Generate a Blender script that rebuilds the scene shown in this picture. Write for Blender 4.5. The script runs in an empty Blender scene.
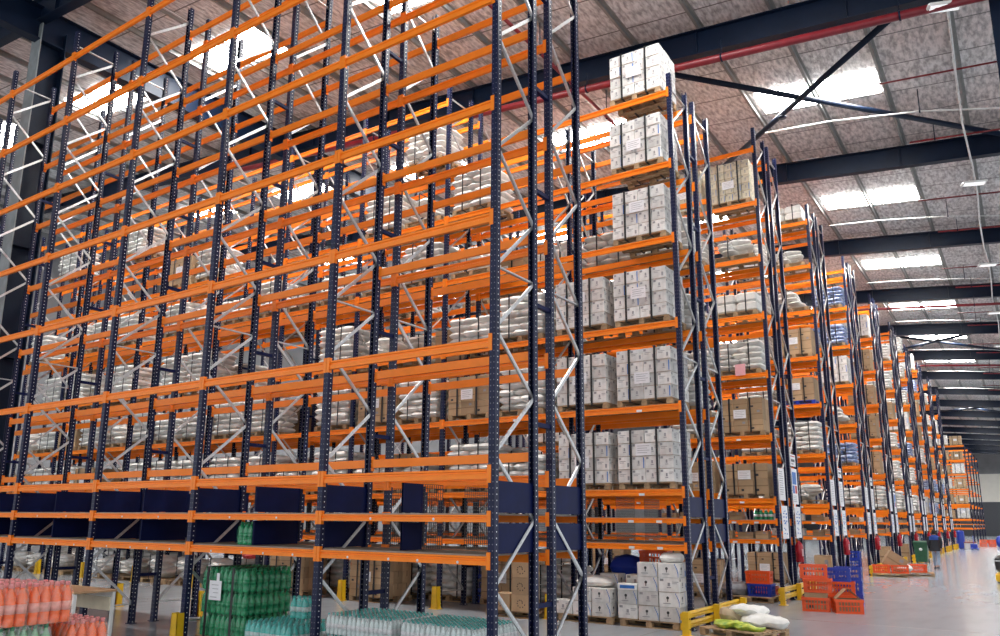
import bpy, bmesh, math, random
from mathutils import Vector, Matrix
R = random.Random(7)
C = bpy.context.scene.collection
PI = math.pi
# ------------------------------------------------------------------ view
sc = bpy.context.scene
vs = sc.view_settings
sc.display_settings.display_device = 'sRGB'
vs.view_transform = 'Standard'; vs.look = 'None'; vs.gamma = 1.0
vs.use_curve_mapping = False
vs.exposure = 0.0
FOC = 779.0
cd = bpy.data.cameras.new('camera'); cam = bpy.data.objects.new('camera', cd); C.objects.link(cam)
cd.sensor_fit = 'HORIZONTAL'; cd.sensor_width = 36; cd.lens = 36*FOC/1000
cd.clip_end = 400; cd.clip_start = 0.05
cam.location = (0, 0, 2.0)
cam.rotation_euler = (math.radians(90+11.841), 0, math.radians(34.260))
cam.rotation_euler = (cam.rotation_euler.to_matrix() @ Matrix.Rotation(math.radians(.512), 3, 'Z')).to_euler()
cd.shift_x = .0095; cd.shift_y = .039       # the picture is a crop, its centre is above the lens axis
sc.camera = cam
# ------------------------------------------------------------------ materials
def nt(name):
    m = bpy.data.materials.new(name); m.use_nodes = True
    t = m.node_tree; b = t.nodes['Principled BSDF']
    return m, t, b
def N(t, typ, **kw):
    n = t.nodes.new(typ)
    for k, v in kw.items():
        if k in n.inputs: n.inputs[k].default_value = v
        else: setattr(n, k, v)
    return n
def mixc(t, fac, a, b):
    n = t.nodes.new('ShaderNodeMix'); n.data_type = 'RGBA'
    for sock, v in ((n.inputs[0], fac), (n.inputs[6], a), (n.inputs[7], b)):
        if hasattr(v, 'links') or isinstance(v, bpy.types.NodeSocket): t.links.new(v, sock)
        else: sock.default_value = v if isinstance(v, (int, float)) else (*v, 1)
    return n.outputs[2]
def ramp(t, sock, lo, hi):
    n = t.nodes.new('ShaderNodeMapRange'); t.links.new(sock, n.inputs[0])
    n.inputs[1].default_value = lo; n.inputs[2].default_value = hi
    return n.outputs[0]
def mat(name, col, rough=.5, metal=0, var=.12, scale=6, dark=None, bump=0, spec=.5, objvar=0.0, coat=0):
    """principled surface with a little procedural wear"""
    m, t, b = nt(name)
    tc = N(t, 'ShaderNodeTexCoord')
    nz = N(t, 'ShaderNodeTexNoise', Scale=scale, Detail=4.0)
    t.links.new(tc.outputs['Object'], nz.inputs['Vector'])
    f = ramp(t, nz.outputs['Fac'], .35, .7)
    d = dark or tuple(c*(1-var*2) for c in col)
    o = mixc(t, f, d, col)
    if objvar:
        oi = N(t, 'ShaderNodeObjectInfo')
        hv = N(t, 'ShaderNodeHueSaturation')
        v = ramp(t, oi.outputs['Random'], 0, 1)
        mr = t.nodes.new('ShaderNodeMapRange'); t.links.new(v, mr.inputs[0])
        mr.inputs[3].default_value = 1-objvar; mr.inputs[4].default_value = 1+objvar*.4
        t.links.new(mr.outputs[0], hv.inputs['Value']); t.links.new(o, hv.inputs['Color']); o = hv.outputs['Color']
    t.links.new(o, b.inputs['Base Color'])
    b.inputs['Roughness'].default_value = rough; b.inputs['Metallic'].default_value = metal
    b.inputs['Specular IOR Level'].default_value = spec
    if coat: b.inputs['Coat Weight'].default_value = coat; b.inputs['Coat Roughness'].default_value = .1
    if bump:
        bp = N(t, 'ShaderNodeBump', Strength=bump, Distance=.02)
        t.links.new(nz.outputs['Fac'], bp.inputs['Height']); t.links.new(bp.outputs[0], b.inputs['Normal'])
    return m
def emit(name, col, s):
    m, t, b = nt(name)
    b.inputs['Base Color'].default_value = (.9, .9, .9, 1)
    b.inputs['Emission Color'].default_value = (*col, 1); b.inputs['Emission Strength'].default_value = s
    return m
M = {}
M['orange'] = mat('orange_paint', (1.0, .245, .012), .34, 0, .05, 3, spec=.3)
M['galv'] = mat('galvanised_steel', (.62, .63, .64), .36, .75, .12, 30)
M['navyplain'] = mat('navy_panel_paint', (.003, .008, .058), .5, 0, .1, 4, spec=.15)
M['steel'] = mat('navy_structural_paint', (.004, .012, .034), .42, 0, .12, 2, spec=.22)
M['wood'] = mat('pallet_wood', (.50, .33, .18), .75, 0, .2, 9, bump=.2, objvar=.3)
M['board'] = mat('shelf_board', (.36, .30, .24), .7, 0, .12, 5)
M['white_carton'] = mat('white_printed_carton', (.80, .78, .75), .55, 0, .10, 9, objvar=.26)
M['kraft'] = mat('kraft_carton', (.50, .335, .19), .7, 0, .08, 4, objvar=.28)
M['cream_carton'] = mat('cream_carton', (.66, .58, .43), .65, 0, .08, 5, objvar=.2)
M['carton_seam'] = mat('carton_tape', (.30, .19, .10), .5)
M['grey_print'] = mat('grey_print', (.33, .32, .33), .6)
M['blue_print'] = mat('blue_print', (.02, .16, .55), .5)
M['black_print'] = mat('black_print', (.03, .03, .035), .5)
M['red_print'] = mat('red_print', (.6, .03, .03), .5)
M['sack'] = mat('white_woven_sack', (.84, .82, .78), .6, 0, .09, 7, bump=.5, objvar=.16)
M['sack_blue'] = mat('blue_white_sack', (.62, .68, .80), .6, 0, .2, 9, dark=(.12, .2, .45), bump=.4, objvar=.15)
M['sack_tan'] = mat('tan_paper_sack', (.55, .42, .28), .7, 0, .12, 7, bump=.4, objvar=.2)
M['strap'] = mat('black_strap', (.012, .012, .014), .45)
M['paper'] = mat('white_paper', (.82, .81, .83), .6, 0, .03, 8)
M['pink_paper'] = mat('pink_paper', (.85, .42, .45), .6, 0, .03, 8)
M['yellow'] = mat('yellow_paint', (.85, .50, .01), .4, 0, .1, 5)
M['crate_orange'] = mat('orange_plastic', (.90, .10, .012), .35, 0, .06, 5, objvar=.1)
M['crate_blue'] = mat('blue_plastic', (.012, .045, .42), .35, 0, .08, 5, objvar=.1)
M['green_plastic'] = mat('green_bin_plastic', (.02, .10, .05), .4)
M['black_plastic'] = mat('black_plastic', (.014, .014, .016), .4)
M['red_paint'] = mat('dark_red_paint', (.22, .010, .018), .35)
M['red_gloss'] = mat('red_gloss', (.42, .012, .025), .25)
M['white_paint'] = mat('white_paint', (.78, .78, .76), .4, 0, .04, 6)
M['cable'] = mat('white_conduit', (.75, .75, .74), .45)
M['table_top'] = mat('table_laminate', (.52, .32, .17), .45, 0, .1, 8)
M['skin'] = mat('skin', (.36, .19, .12), .55)
M['hair'] = mat('black_hair', (.012, .010, .010), .6)
M['jacket'] = mat('charcoal_jacket', (.02, .022, .03), .8)
M['jacket_blue'] = mat('royal_blue_yoke', (.02, .07, .36), .8)
M['jeans'] = mat('pale_blue_jeans', (.33, .40, .52), .85, 0, .15, 20)
M['shoe'] = mat('dark_shoe', (.03, .03, .04), .6)
M['yellow_bag'] = mat('yellow_green_bag', (.62, .62, .05), .4, 0, .3, 9, dark=(.2, .35, .05), bump=.4)
M['grey_wrap'] = mat('grey_film_wrap', (.42, .42, .44), .35, 0, .2, 6, bump=.5)
M['green_drink'] = mat('green_bottle', (.008, .32, .12), .12, 0, .25, 12, coat=.6)
M['lime_drink'] = mat('pale_green_bottle', (.20, .48, .22), .15, 0, .2, 12, coat=.6)
M['orange_drink'] = mat('orange_drink_bottle', (1.0, .15, .02), .15, 0, .12, 12, coat=.6)
M['pink_drink'] = mat('pink_label', (.90, .42, .36), .3, 0, .1, 20)
M['teal_drink'] = mat('teal_bottle', (.04, .52, .46), .15, 0, .15, 12, coat=.6)
M['clear_drink'] = mat('clear_bottle', (.66, .76, .74), .12, 0, .15, 12, coat=.6)
M['teal_cap'] = mat('teal_cap', (.03, .40, .36), .4)
M['red_cap'] = mat('pink_cap', (.85, .28, .30), .4)
M['green_cap'] = mat('green_cap', (.01, .22, .08), .4)
M['pink_label'] = mat('faded_pink_label', (.62, .30, .32), .5)
M['white_label'] = mat('white_bottle_label', (.80, .80, .80), .4)
M['cladding'] = mat('grey_wall_cladding', (.25, .25, .26), .5, 0, .08, 1)
M['cream_wall'] = mat('cream_wall_sheet', (.86, .82, .74), .6, 0, .03, 1)
M['dock'] = mat('dark_dock_door', (.07, .075, .09), .5)
M['skylight'] = emit('translucent_skylight', (1, .99, .96), 23)
M['lamp'] = emit('lamp_diffuser', (1, 1, 1), .3)
M['purlin'] = mat('painted_purlin', (.27, .27, .26), .5, .2, .1, 4)
M['flange'] = mat('grey_flange', (.24, .27, .28), .5, 0, .15, 3)  # front flange, paler grey than the column's other plates

def film(name, col, alpha):
    m, t, b = nt(name)
    b.inputs['Base Color'].default_value = (*col, 1); b.inputs['Roughness'].default_value = .12
    nz = N(t, 'ShaderNodeTexNoise', Scale=14.0, Detail=3.0)
    tc = N(t, 'ShaderNodeTexCoord'); t.links.new(tc.outputs['Object'], nz.inputs['Vector'])
    mr = t.nodes.new('ShaderNodeMapRange'); t.links.new(nz.outputs['Fac'], mr.inputs[0])
    mr.inputs[1].default_value = .4; mr.inputs[2].default_value = .75
    mr.inputs[3].default_value = alpha*.4; mr.inputs[4].default_value = min(1, alpha*2.2)
    t.links.new(mr.outputs[0], b.inputs['Alpha'])
    bp = N(t, 'ShaderNodeBump', Strength=.6, Distance=.01); t.links.new(nz.outputs['Fac'], bp.inputs['Height'])
    t.links.new(bp.outputs[0], b.inputs['Normal'])
    return m
M['film'] = film('clear_shrink_film', (.9, .92, .92), .17)
M['film_pink'] = film('pink_shrink_film', (.95, .62, .5), .17)
M['film_green'] = film('green_shrink_film', (.10, .48, .24), .22)
M['film_teal'] = film('teal_shrink_film', (.35, .80, .74), .22)

def upright_mat():
    """navy paint with the two rows of punched key holes, coloured pale for the light showing through them"""
    m, t, b = nt('navy_upright_paint')
    tc = N(t, 'ShaderNodeTexCoord'); ge = N(t, 'ShaderNodeNewGeometry')
    sp = N(t, 'ShaderNodeSeparateXYZ'); t.links.new(tc.outputs['Object'], sp.inputs[0])
    sn = N(t, 'ShaderNodeSeparateXYZ'); t.links.new(tc.outputs['Normal'], sn.inputs[0])
    def mth(op, a, c=None):
        n = t.nodes.new('ShaderNodeMath'); n.operation = op
        for i, v in enumerate((a, c)):
            if v is None: continue
            if isinstance(v, (int, float)): n.inputs[i].default_value = v
            else: t.links.new(v, n.inputs[i])
        return n.outputs[0]
    fz = mth('SUBTRACT', mth('FRACT', mth('DIVIDE', sp.outputs[2], .076)), .5)
    fz = mth('MULTIPLY', fz, .076)
    isx = mth('GREATER_THAN', mth('ABSOLUTE', sn.outputs[0]), .5)
    dx = mth('SUBTRACT', mth('ABSOLUTE', sp.outputs[0]), .024)   # web: two columns
    dy = mth('SUBTRACT', sp.outputs[1], .052)                     # flanges: one column
    d = mth('ADD', mth('MULTIPLY', isx, dy), mth('MULTIPLY', mth('SUBTRACT', 1.0, isx), dx))
    r = mth('SQRT', mth('ADD', mth('MULTIPLY', d, d), mth('MULTIPLY', fz, fz)))
    hole = mth('LESS_THAN', r, .0085)
    hole = mth('MULTIPLY', hole, mth('ADD', .14, mth('MULTIPLY', isx, .86)))
    nz = N(t, 'ShaderNodeTexNoise', Scale=5.0, Detail=4.0); t.links.new(tc.outputs['Object'], nz.inputs['Vector'])
    base = mixc(t, ramp(t, nz.outputs['Fac'], .4, .75), (.003, .006, .034), (.008, .013, .055))
    t.links.new(mixc(t, hole, base, (.80, .81, .84)), b.inputs['Base Color'])  # pale dots paint in the light seen through the holes
    b.inputs['Roughness'].default_value = .36; b.inputs['Specular IOR Level'].default_value = .25
    return m
M['navy'] = upright_mat()

def floor_mat():
    m, t, b = nt('polished_concrete')
    tc = N(t, 'ShaderNodeTexCoord')
    n1 = N(t, 'ShaderNodeTexNoise', Scale=.35, Detail=6.0); n2 = N(t, 'ShaderNodeTexNoise', Scale=3.0, Detail=5.0)
    mp = N(t, 'ShaderNodeMapping'); mp.inputs['Scale'].default_value = (1, .25, 1)
    t.links.new(tc.outputs['Object'], mp.inputs[0])
    t.links.new(mp.outputs[0], n1.inputs['Vector']); t.links.new(mp.outputs[0], n2.inputs['Vector'])
    a = mixc(t, ramp(t, n1.outputs['Fac'], .3, .7), (.31, .345, .385), (.395, .42, .455))
    o = mixc(t, ramp(t, n2.outputs['Fac'], .45, .8), a, (.28, .305, .34))
    br = N(t, 'ShaderNodeTexBrick', Scale=1.0)
    br.offset = 0; br.inputs['Brick Width'].default_value = 6; br.inputs['Row Height'].default_value = 6
    br.inputs['Mortar Size'].default_value = .012; t.links.new(tc.outputs['Object'], br.inputs['Vector'])
    o = mixc(t, br.outputs['Fac'], o, (.27, .28, .29))
    t.links.new(o, b.inputs['Base Color'])
    mr = t.nodes.new('ShaderNodeMapRange'); t.links.new(n2.outputs['Fac'], mr.inputs[0])
    mr.inputs[3].default_value = .15; mr.inputs[4].default_value = .21
    t.links.new(mr.outputs[0], b.inputs['Roughness'])
    return m
M['floor'] = floor_mat()
def ceil_mat():
    """quilted foil insulation held by wires"""
    m, t, b = nt('foil_roof_insulation')
    tc = N(t, 'ShaderNodeTexCoord')
    mp = N(t, 'ShaderNodeMapping'); mp.inputs['Scale'].default_value = (11, 3.6, 1)
    t.links.new(tc.outputs['Object'], mp.inputs[0])
    n1 = N(t, 'ShaderNodeTexNoise', Scale=1.0, Detail=5.0, Distortion=.15); t.links.new(mp.outputs[0], n1.inputs['Vector'])
    n2 = N(t, 'ShaderNodeTexNoise', Scale=.12, Detail=2.0); t.links.new(tc.outputs['Object'], n2.inputs['Vector'])
    a = mixc(t, ramp(t, n1.outputs['Fac'], .34, .62), (.34, .34, .345), (.76, .765, .765))
    pk = t.nodes.new('ShaderNodeMix'); pk.data_type = 'RGBA'; pk.blend_type = 'MULTIPLY'
    t.links.new(ramp(t, n2.outputs['Fac'], .45, .65), pk.inputs[0]); t.links.new(a, pk.inputs[6]); pk.inputs[7].default_value = (1, .90, .87, 1)
    o = pk.outputs[2]
    sp = N(t, 'ShaderNodeSeparateXYZ'); t.links.new(tc.outputs['Object'], sp.inputs[0])
    w = t.nodes.new('ShaderNodeMath'); w.operation = 'MODULO'; t.links.new(sp.outputs[1], w.inputs[0]); w.inputs[1].default_value = 1.6
    l = t.nodes.new('ShaderNodeMath'); l.operation = 'LESS_THAN'; t.links.new(w.outputs[0], l.inputs[0]); l.inputs[1].default_value = .045
    o = mixc(t, l.outputs[0], o, (.17, .16, .16))
    t.links.new(o, b.inputs['Base Color']); b.inputs['Roughness'].default_value = .5; b.inputs['Metallic'].default_value = .15
    bp = N(t, 'ShaderNodeBump', Strength=1.0, Distance=.05); t.links.new(n1.outputs['Fac'], bp.inputs['Height'])
    t.links.new(bp.outputs[0], b.inputs['Normal'])
    return m
M['foil'] = ceil_mat()

# ------------------------------------------------------------------ mesh builder
class MB:
    def __init__(s): s.v = []; s.f = []; s.mi = []; s.mats = []; s.smooth = []
    def slot(s, m):
        if m not in s.mats: s.mats.append(m)
        return s.mats.index(m)
    def add(s, vs, fs, m, smooth=False, T=None):
        o = len(s.v); k = s.slot(m)
        s.v += [tuple(T @ Vector(p)) if T is not None else tuple(p) for p in vs]
        for f in fs: s.f.append([i+o for i in f]); s.mi.append(k); s.smooth.append(smooth)
    def box(s, x0, x1, y0, y1, z0, z1, m, T=None):
        s.add([(x0,y0,z0),(x1,y0,z0),(x1,y1,z0),(x0,y1,z0),(x0,y0,z1),(x1,y0,z1),(x1,y1,z1),(x0,y1,z1)],
              [(0,3,2,1),(4,5,6,7),(0,1,5,4),(1,2,6,5),(2,3,7,6),(3,0,4,7)], m, False, T)
    def bbox(s, x0, x1, y0, y1, z0, z1, m, b=.01, T=None):
        """box with chamfered vertical and top edges"""
        def ring(i, z): return [(x0+i+b,y0+i,z),(x1-i-b,y0+i,z),(x1-i,y0+i+b,z),(x1-i,y1-i-b,z),(x1-i-b,y1-i,z),(x0+i+b,y1-i,z),(x0+i,y1-i-b,z),(x0+i,y0+i+b,z)]
        rs = [ring(b,z0), ring(0,z0+b), ring(0,z1-b), ring(b,z1)]
        s.loft(rs, m, caps=True, T=T)
    def loft(s, rings, m, caps=True, closed=True, smooth=False, T=None):
        n = len(rings[0]); vs = [p for r in rings for p in r]; fs = []
        for i in range(len(rings)-1):
            for j in range(n if closed else n-1):
                a = i*n+j; b = i*n+(j+1) % n
                fs.append((a, b, b+n, a+n))
        if caps: fs.append(tuple(range(n-1, -1, -1))); fs.append(tuple((len(rings)-1)*n+j for j in range(n)))
        s.add(vs, fs, m, smooth, T)
    def lathe(s, prof, m, n=12, c=(0, 0, 0), smooth=True, axis='z', T=None):
        rings = []
        for r, z in prof:
            rg = []
            for j in range(n):
                a = 2*PI*j/n
                p = (r*math.cos(a), r*math.sin(a), z)
                if axis == 'x': p = (p[2], p[0], p[1])
                if axis == 'y': p = (p[1], p[2], p[0])
                rg.append((p[0]+c[0], p[1]+c[1], p[2]+c[2]))
            rings.append(rg)
        s.loft(rings, m, True, True, smooth, T)
    def bar(s, a, b, w, t, m, up=(0, 0, 1)):
        """square bar from a to b, w across (in the plane of up), t thick"""
        a = Vector(a); b = Vector(b); d = (b-a).normalized(); u = Vector(up)
        sd = d.cross(u)
        if sd.length < 1e-4: sd = d.cross(Vector((1, 0, 0)))
        sd.normalize(); up2 = sd.cross(d).normalized()
        rings = [[tuple(p+sd*(i*t/2)+up2*(j*w/2)) for i, j in ((-1,-1),(1,-1),(1,1),(-1,1))] for p in (a, b)]
        s.loft(rings, m)
    def tube(s, pts, r, m, n=8):
        rings = []
        P = [Vector(p) for p in pts]
        for i, p in enumerate(P):
            d = (P[min(i+1, len(P)-1)]-P[max(i-1, 0)]).normalized()
            u = Vector((0, 0, 1)) if abs(d.z) < .9 else Vector((1, 0, 0))
            sd = d.cross(u).normalized(); up = sd.cross(d)
            rings.append([tuple(p+sd*(r*math.cos(2*PI*j/n))+up*(r*math.sin(2*PI*j/n))) for j in range(n)])
        s.loft(rings, m, smooth=True)
    def mesh(s, name):
        me = bpy.data.meshes.new(name); me.from_pydata(s.v, [], s.f)
        for m in s.mats: me.materials.append(m)
        me.polygons.foreach_set('material_index', s.mi)
        me.polygons.foreach_set('use_smooth', s.smooth)
        me.update()
        bm = bmesh.new(); bm.from_mesh(me); bmesh.ops.recalc_face_normals(bm, faces=bm.faces); bm.to_mesh(me); bm.free()
        return me
    def build(s, name, parent=None, loc=(0, 0, 0), rz=0):
        return link(name, s.mesh(name), parent, loc, rz)
def link(name, me, parent=None, loc=(0, 0, 0), rz=0):
    o = bpy.data.objects.new(name, me); C.objects.link(o)
    o.location = loc; o.rotation_euler = (0, 0, rz)
    if parent: o.parent = parent
    return o
def empty(name, loc=(0, 0, 0), rz=0):
    o = bpy.data.objects.new(name, None); C.objects.link(o); o.location = loc; o.rotation_euler = (0, 0, rz)
    o.empty_display_size = .1
    return o
def tag(o, label, cat, group=None):
    o['label'] = label; o['category'] = cat
    if group: o['group'] = group
    return o
def struct(o): o['kind'] = 'structure'; return o
KIDS = {}
def proto(name, parts):
    """a kind of thing: (name, [(part name, mesh, loc, rz, label, [sub-parts])])"""
    KIDS[name] = parts
def spawn(name, loc, rz, label, cat, group=None, tint=None):
    """one thing of a kind: its own object and its own parts, sharing meshes"""
    parts = KIDS[name]
    objname = name.split('|')[0]
    if len(parts) == 1 and parts[0][0] is None:
        o = link(objname, parts[0][1], None, loc, rz)
    else:
        o = empty(objname, loc, rz)
        for pn, me, pl, pr, lab, subs in parts:
            c = link(pn, me, o, pl, pr)
            if lab: c['label'] = lab
            for sn, sm, sl, sr in subs: link(sn, sm, c, sl, sr)
    return tag(o, label, cat, group)
def single(name, mb): proto(name, [(None, mb.mesh(name.split('|')[0]), (0,0,0), 0, None, [])])

ORD = ['zeroth','first','second','third','fourth','fifth','sixth','seventh','eighth','ninth','tenth','eleventh','twelfth','thirteenth','fourteenth','fifteenth','sixteenth']
# ------------------------------------------------------------------ setting
SL = .0966
HB = 13.5                                  # rafter underside above the aisle
def roofz(x): return HB-SL*x+.86           # underside of the roof sheet
XL, XR, YN, YF = -48, 9, -8, 172
mb = MB(); mb.box(XL, XR+16, YN, YF, -.2, 0, M['floor']); struct(mb.build('floor'))
mb = MB()
mb.loft([[(XL, y, roofz(XL)), (XR, y, roofz(XR)), (XR, y, roofz(XR)+.08), (XL, y, roofz(XL)+.08)] for y in (YN, YF)], M['foil'])
struct(mb.build('ceiling'))
mb = MB()
mb.box(XL, XR+16, YF, YF+.3, 11.2, 19, M['cladding'])
mb.box(XL, XR+16, YF, YF+.3, 6.1, 11.2, M['cream_wall'])
mb.box(XL, XR+16, YF, YF+.3, 0, 6.1, M['dock'])
for i in range(12): mb.box(XL, XR+16, YF-.05, YF, 11.5+i*.5, 11.55+i*.5, M['cladding'])
struct(mb.build('wall_back'))
mb = MB(); mb.box(XL-.3, XL, YN, YF, 0, 19, M['cladding']); struct(mb.build('wall_left'))
RAFT = [8.96+9.42*k for k in range(17)]
for k, y in enumerate(RAFT):
    mb = MB(); D = .72
    def seg(z0, z1, hw, x0=XL+.2, x1=XR-.5):
        mb.loft([[(x, y-hw, HB-SL*x+z0), (x, y+hw, HB-SL*x+z0), (x, y+hw, HB-SL*x+z1), (x, y-hw, HB-SL*x+z1)] for x in (x0, x1)], M['steel'])
    seg(0, .025, .13); seg(.025, D-.025, .012); seg(D-.025, D, .13)
    for x in [XL+2+3.64*i for i in range(15)]:
        if k < 7: mb.loft([[(x, y-.11, HB-SL*x+z), (x+.014, y-.11, HB-SL*x+z), (x+.014, y+.11, HB-SL*x+z), (x, y+.11, HB-SL*x+z)] for z in (.02, D-.02)], M['steel'])
    struct(mb.build('roof_rafter'))
PURX = [-2.1+1.85*i for i in range(-24, 6)]
for x in PURX:
    mb = MB(); z = roofz(x)
    for a, b, c, d in ((-.035, .035, -.012, 0), (-.035, -.028, -.14, -.01), (-.1, -.03, -.14, -.13)):
        mb.box(x+a, x+b, YN+.2, YF-.2, z+c-.004, z+d-.004, M['purlin'])
    struct(mb.build('roof_purlin'))
n = 0
for k in range(16):
    yc = RAFT[k]+4.8 if k else 13.45
    for xc in (-3.95, -11.35, -18.75, -26.15, -33.55):
        if k > 6 and xc < -12: continue
        n += 1
        mb = MB()
        x0, x1 = xc-1.66, xc+1.66
        for a, b in ((x0, xc-.06), (xc+.06, x1)):
            mb.loft([[(a, y, roofz(a)-.03), (b, y, roofz(b)-.03), (b, y, roofz(b)-.006), (a, y, roofz(a)-.006)] for y in (yc-.68, yc+.68)], M['skylight'])
        struct(mb.build('window_%d' % n))
def hcol(x, y, top, w=.42, d=.56, grey=False):
    mb = MB()
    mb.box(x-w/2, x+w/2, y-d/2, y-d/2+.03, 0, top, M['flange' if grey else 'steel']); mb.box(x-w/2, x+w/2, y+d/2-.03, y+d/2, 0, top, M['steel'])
    mb.box(x-.012, x+.012, y-d/2+.03, y+d/2-.03, 0, top, M['steel'])
    for z in (3, 6, 9, 12): mb.box(x+.012, x+w/2-.02, y-d/2+.03, y+d/2-.03, z, z+.015, M['steel'])
    mb.box(x-w/2-.06, x+w/2+.06, y-d/2-.06, y+d/2+.06, 0, .03, M['steel'])
    return struct(mb.build('column'))
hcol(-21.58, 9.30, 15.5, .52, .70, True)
hcol(.69, 18.38, 13.35, .44, .4)
for x, y in ((.92, RAFT[5]), (.92, RAFT[9])): hcol(x+4, y, 12.9)
mb = MB()                                    # jack girder carrying the rafters between columns
for hw, z0, z1 in ((.16, 15.0, 15.03), (.015, 15.03, 15.97), (.16, 15.97, 16.0)): mb.box(-21.5-hw, -21.5+hw, YN+1, 46, z0, z1, M['steel'])
struct(mb.build('roof_girder'))
def rz0(x, dz): return HB-SL*x+dz
for ya, yb in ((RAFT[1], RAFT[2]), (RAFT[5], RAFT[6]), (RAFT[9], RAFT[10])):
    for x0, x1, dz in ((-.76, -9.18, .30), (-8.42, 1.1, .42)):
        mb = MB(); mb.tube([(x0, ya+.02, rz0(x0, dz)), (x1, yb-.02, rz0(x1, dz))], .085, M['steel'], 10)
        if dz < .4:
            mx, my = (x0+x1)/2, (ya+yb)/2; mb.lathe([(.13, -.02), (.13, .02)], M['steel'], 10, (mx, my, rz0(mx, dz)-.1))
        struct(mb.build('roof_brace'))
# pipes, conduits, lamps under the roof
def pipe(pts, r, m, label, name='sprinkler_pipe', cat='pipe', hang=None):
    o = empty(name, pts[0]); p0 = Vector(pts[0])
    mb = MB(); mb.tube([Vector(p)-p0 for p in pts], r, m, 10); mb.build('pipe_run' if 'pipe' in name else 'conduit_run', o)
    for h in hang or ():
        mb = MB(); q = Vector(h[:3])-p0
        mb.tube([q, q+Vector((0, 0, h[3]))], .015, M['steel'], 6)
        mb.lathe([(r+.02, -.02), (r+.02, .02)], M['steel'], 10, tuple(q), axis='x')
        mb.build('hanger', o)
    return tag(o, label, cat)
for k, y in enumerate(RAFT[1:8]):
    if k in (0, 3, 5):
        hg = [(x, y-.48, rz0(x, -.49), .5) for x in (-17, -13, -9, -5.2, -1.2, 2.4)]
        pipe([(-24, y-.48, rz0(-24, -.49)), (3, y-.48, rz0(3, -.49))], .10 if k == 0 else .07, M['red_paint'],
             'thick dark red sprinkler main running below the %s visible roof rafter' % ORD[k+1], hang=hg if k == 0 else hg[3:])
    xa = -.9+.25*k
    pipe([(-2.16, y+3.4, rz0(-2.16, 0)), (6.5, y+3.4, rz0(6.5, 0))], .025, M['red_paint'],
         'thin red sprinkler branch under the roof, %s bay beyond the first rafter' % ORD[k+1], hang=[(1.4, y+3.4, rz0(1.4, 0), .8)])
    pipe([(-1.9, y+8.2, rz0(-1.9, .3)), (6.5, y+8.2, rz0(6.5, .3))], .03, M['red_paint'],
         'slim red pipe just before the %s visible roof rafter' % ORD[k+2], hang=[(-1.2, y+8.2, rz0(-1.2, .3), .5)])
pipe([(-9.4, 8.4, 14.11), (-9.4, 27, 14.11)], .05, M['red_paint'], 'red sprinkler branch running lengthwise above the front racks', hang=[(-9.4, y, 14.11, .9) for y in (10, 13, 16, 20, 24)])
pipe([(-.34+.05*math.sin(i*1.7), 15.5+i*3, 13.22+.05*math.cos(i*2.3)) for i in range(46)], .028, M['cable'], 'white conduit running down the middle of the aisle roof', 'conduit', 'conduit',
     hang=[(-.34, y, 13.22, .3) for y in RAFT[1:12]])
for k, y in enumerate(RAFT[1:8]):
    pipe([(-5.61, y+5.14, rz0(-5.61, 0)), (-3.7, y+5.16, rz0(-3.7, .02)), (-1.37, y+5.5, rz0(-1.37, .02)), (.54, y+6.1, rz0(.54, 0)), (6, y+7.2, rz0(6, .0))], .026 if k == 0 else .016, M['cable'],
         'white conduit crossing under the roof, %s bay beyond the first rafter' % ORD[k+1], 'conduit', 'conduit', hang=[(-1.37, y+5.5, rz0(-1.37, .02), .7)])
ys = MB()
ys.bbox(-.36, .36, -.17, .17, 0, .07, M['white_paint'], .02)
dif = MB()
for i in range(3): dif.box(-.30, .30, -.13+i*.095, -.06+i*.095, -.012, -.001, M['lamp'])
hg = MB(); hg.tube([(0, 0, .07), (0, 0, .2)], .012, M['galv'], 6)
proto('high_bay_lamp', [('housing', ys.mesh('housing'), (0,0,0), .35, None, [('diffuser', dif.mesh('diffuser'), (0,0,0), 0)]), ('hanger', hg.mesh('hanger'), (0,0,0), 0, None, [])])
for k, y in enumerate(RAFT[1:9]):
    spawn('high_bay_lamp', (-.34, y+(-.45, .95, 1.5)[min(k, 2)], 13.0), 0, 'white slotted high bay lamp on the aisle conduit, %s from the front' % ORD[k+1], 'lamp', 'high bay lamps over the aisle')

# ------------------------------------------------------------------ racking
B = 3.01
LV = [1.51, 2.02, 2.57, 4.26, 5.98, 7.65, 9.32, 10.99, 12.64]
LH = [.11, .09, .125, .125, .125, .125, .125, .125, .125]
X0 = -5.5
def ZT(j): return LV[j]+LH[j]/2
UP = {}
def upright_mesh(h):
    if h in UP: return UP[h]
    mb = MB(); w = .05; d = .095; t = .006; m = M['navy']
    # omega section, open towards the middle of the frame, extruded up
    pts = [(-w,0),(w,0),(w,d),(w-.022,d),(w-.022,d-t),(w-t,d-t),(w-t,t),(-w+t,t),(-w+t,d-t),(-w+.022,d-t),(-w+.022,d),(-w,d)]
    mb.loft([[(x, y, z) for x, y in pts] for z in (0, h)], m)
    UP[h] = mb.mesh('upright'); return UP[h]
mb = MB(); mb.box(-.075, .075, -.03, .12, 0, .012, M['navyplain']); mb.lathe([(.014, .012), (.014, .03)], M['galv'], 6, (-.055, .05, 0)); mb.lathe([(.014, .012), (.014, .03)], M['galv'], 6, (.055, .05, 0))
FOOT = mb.mesh('foot_plate')
RL = {}
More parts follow.
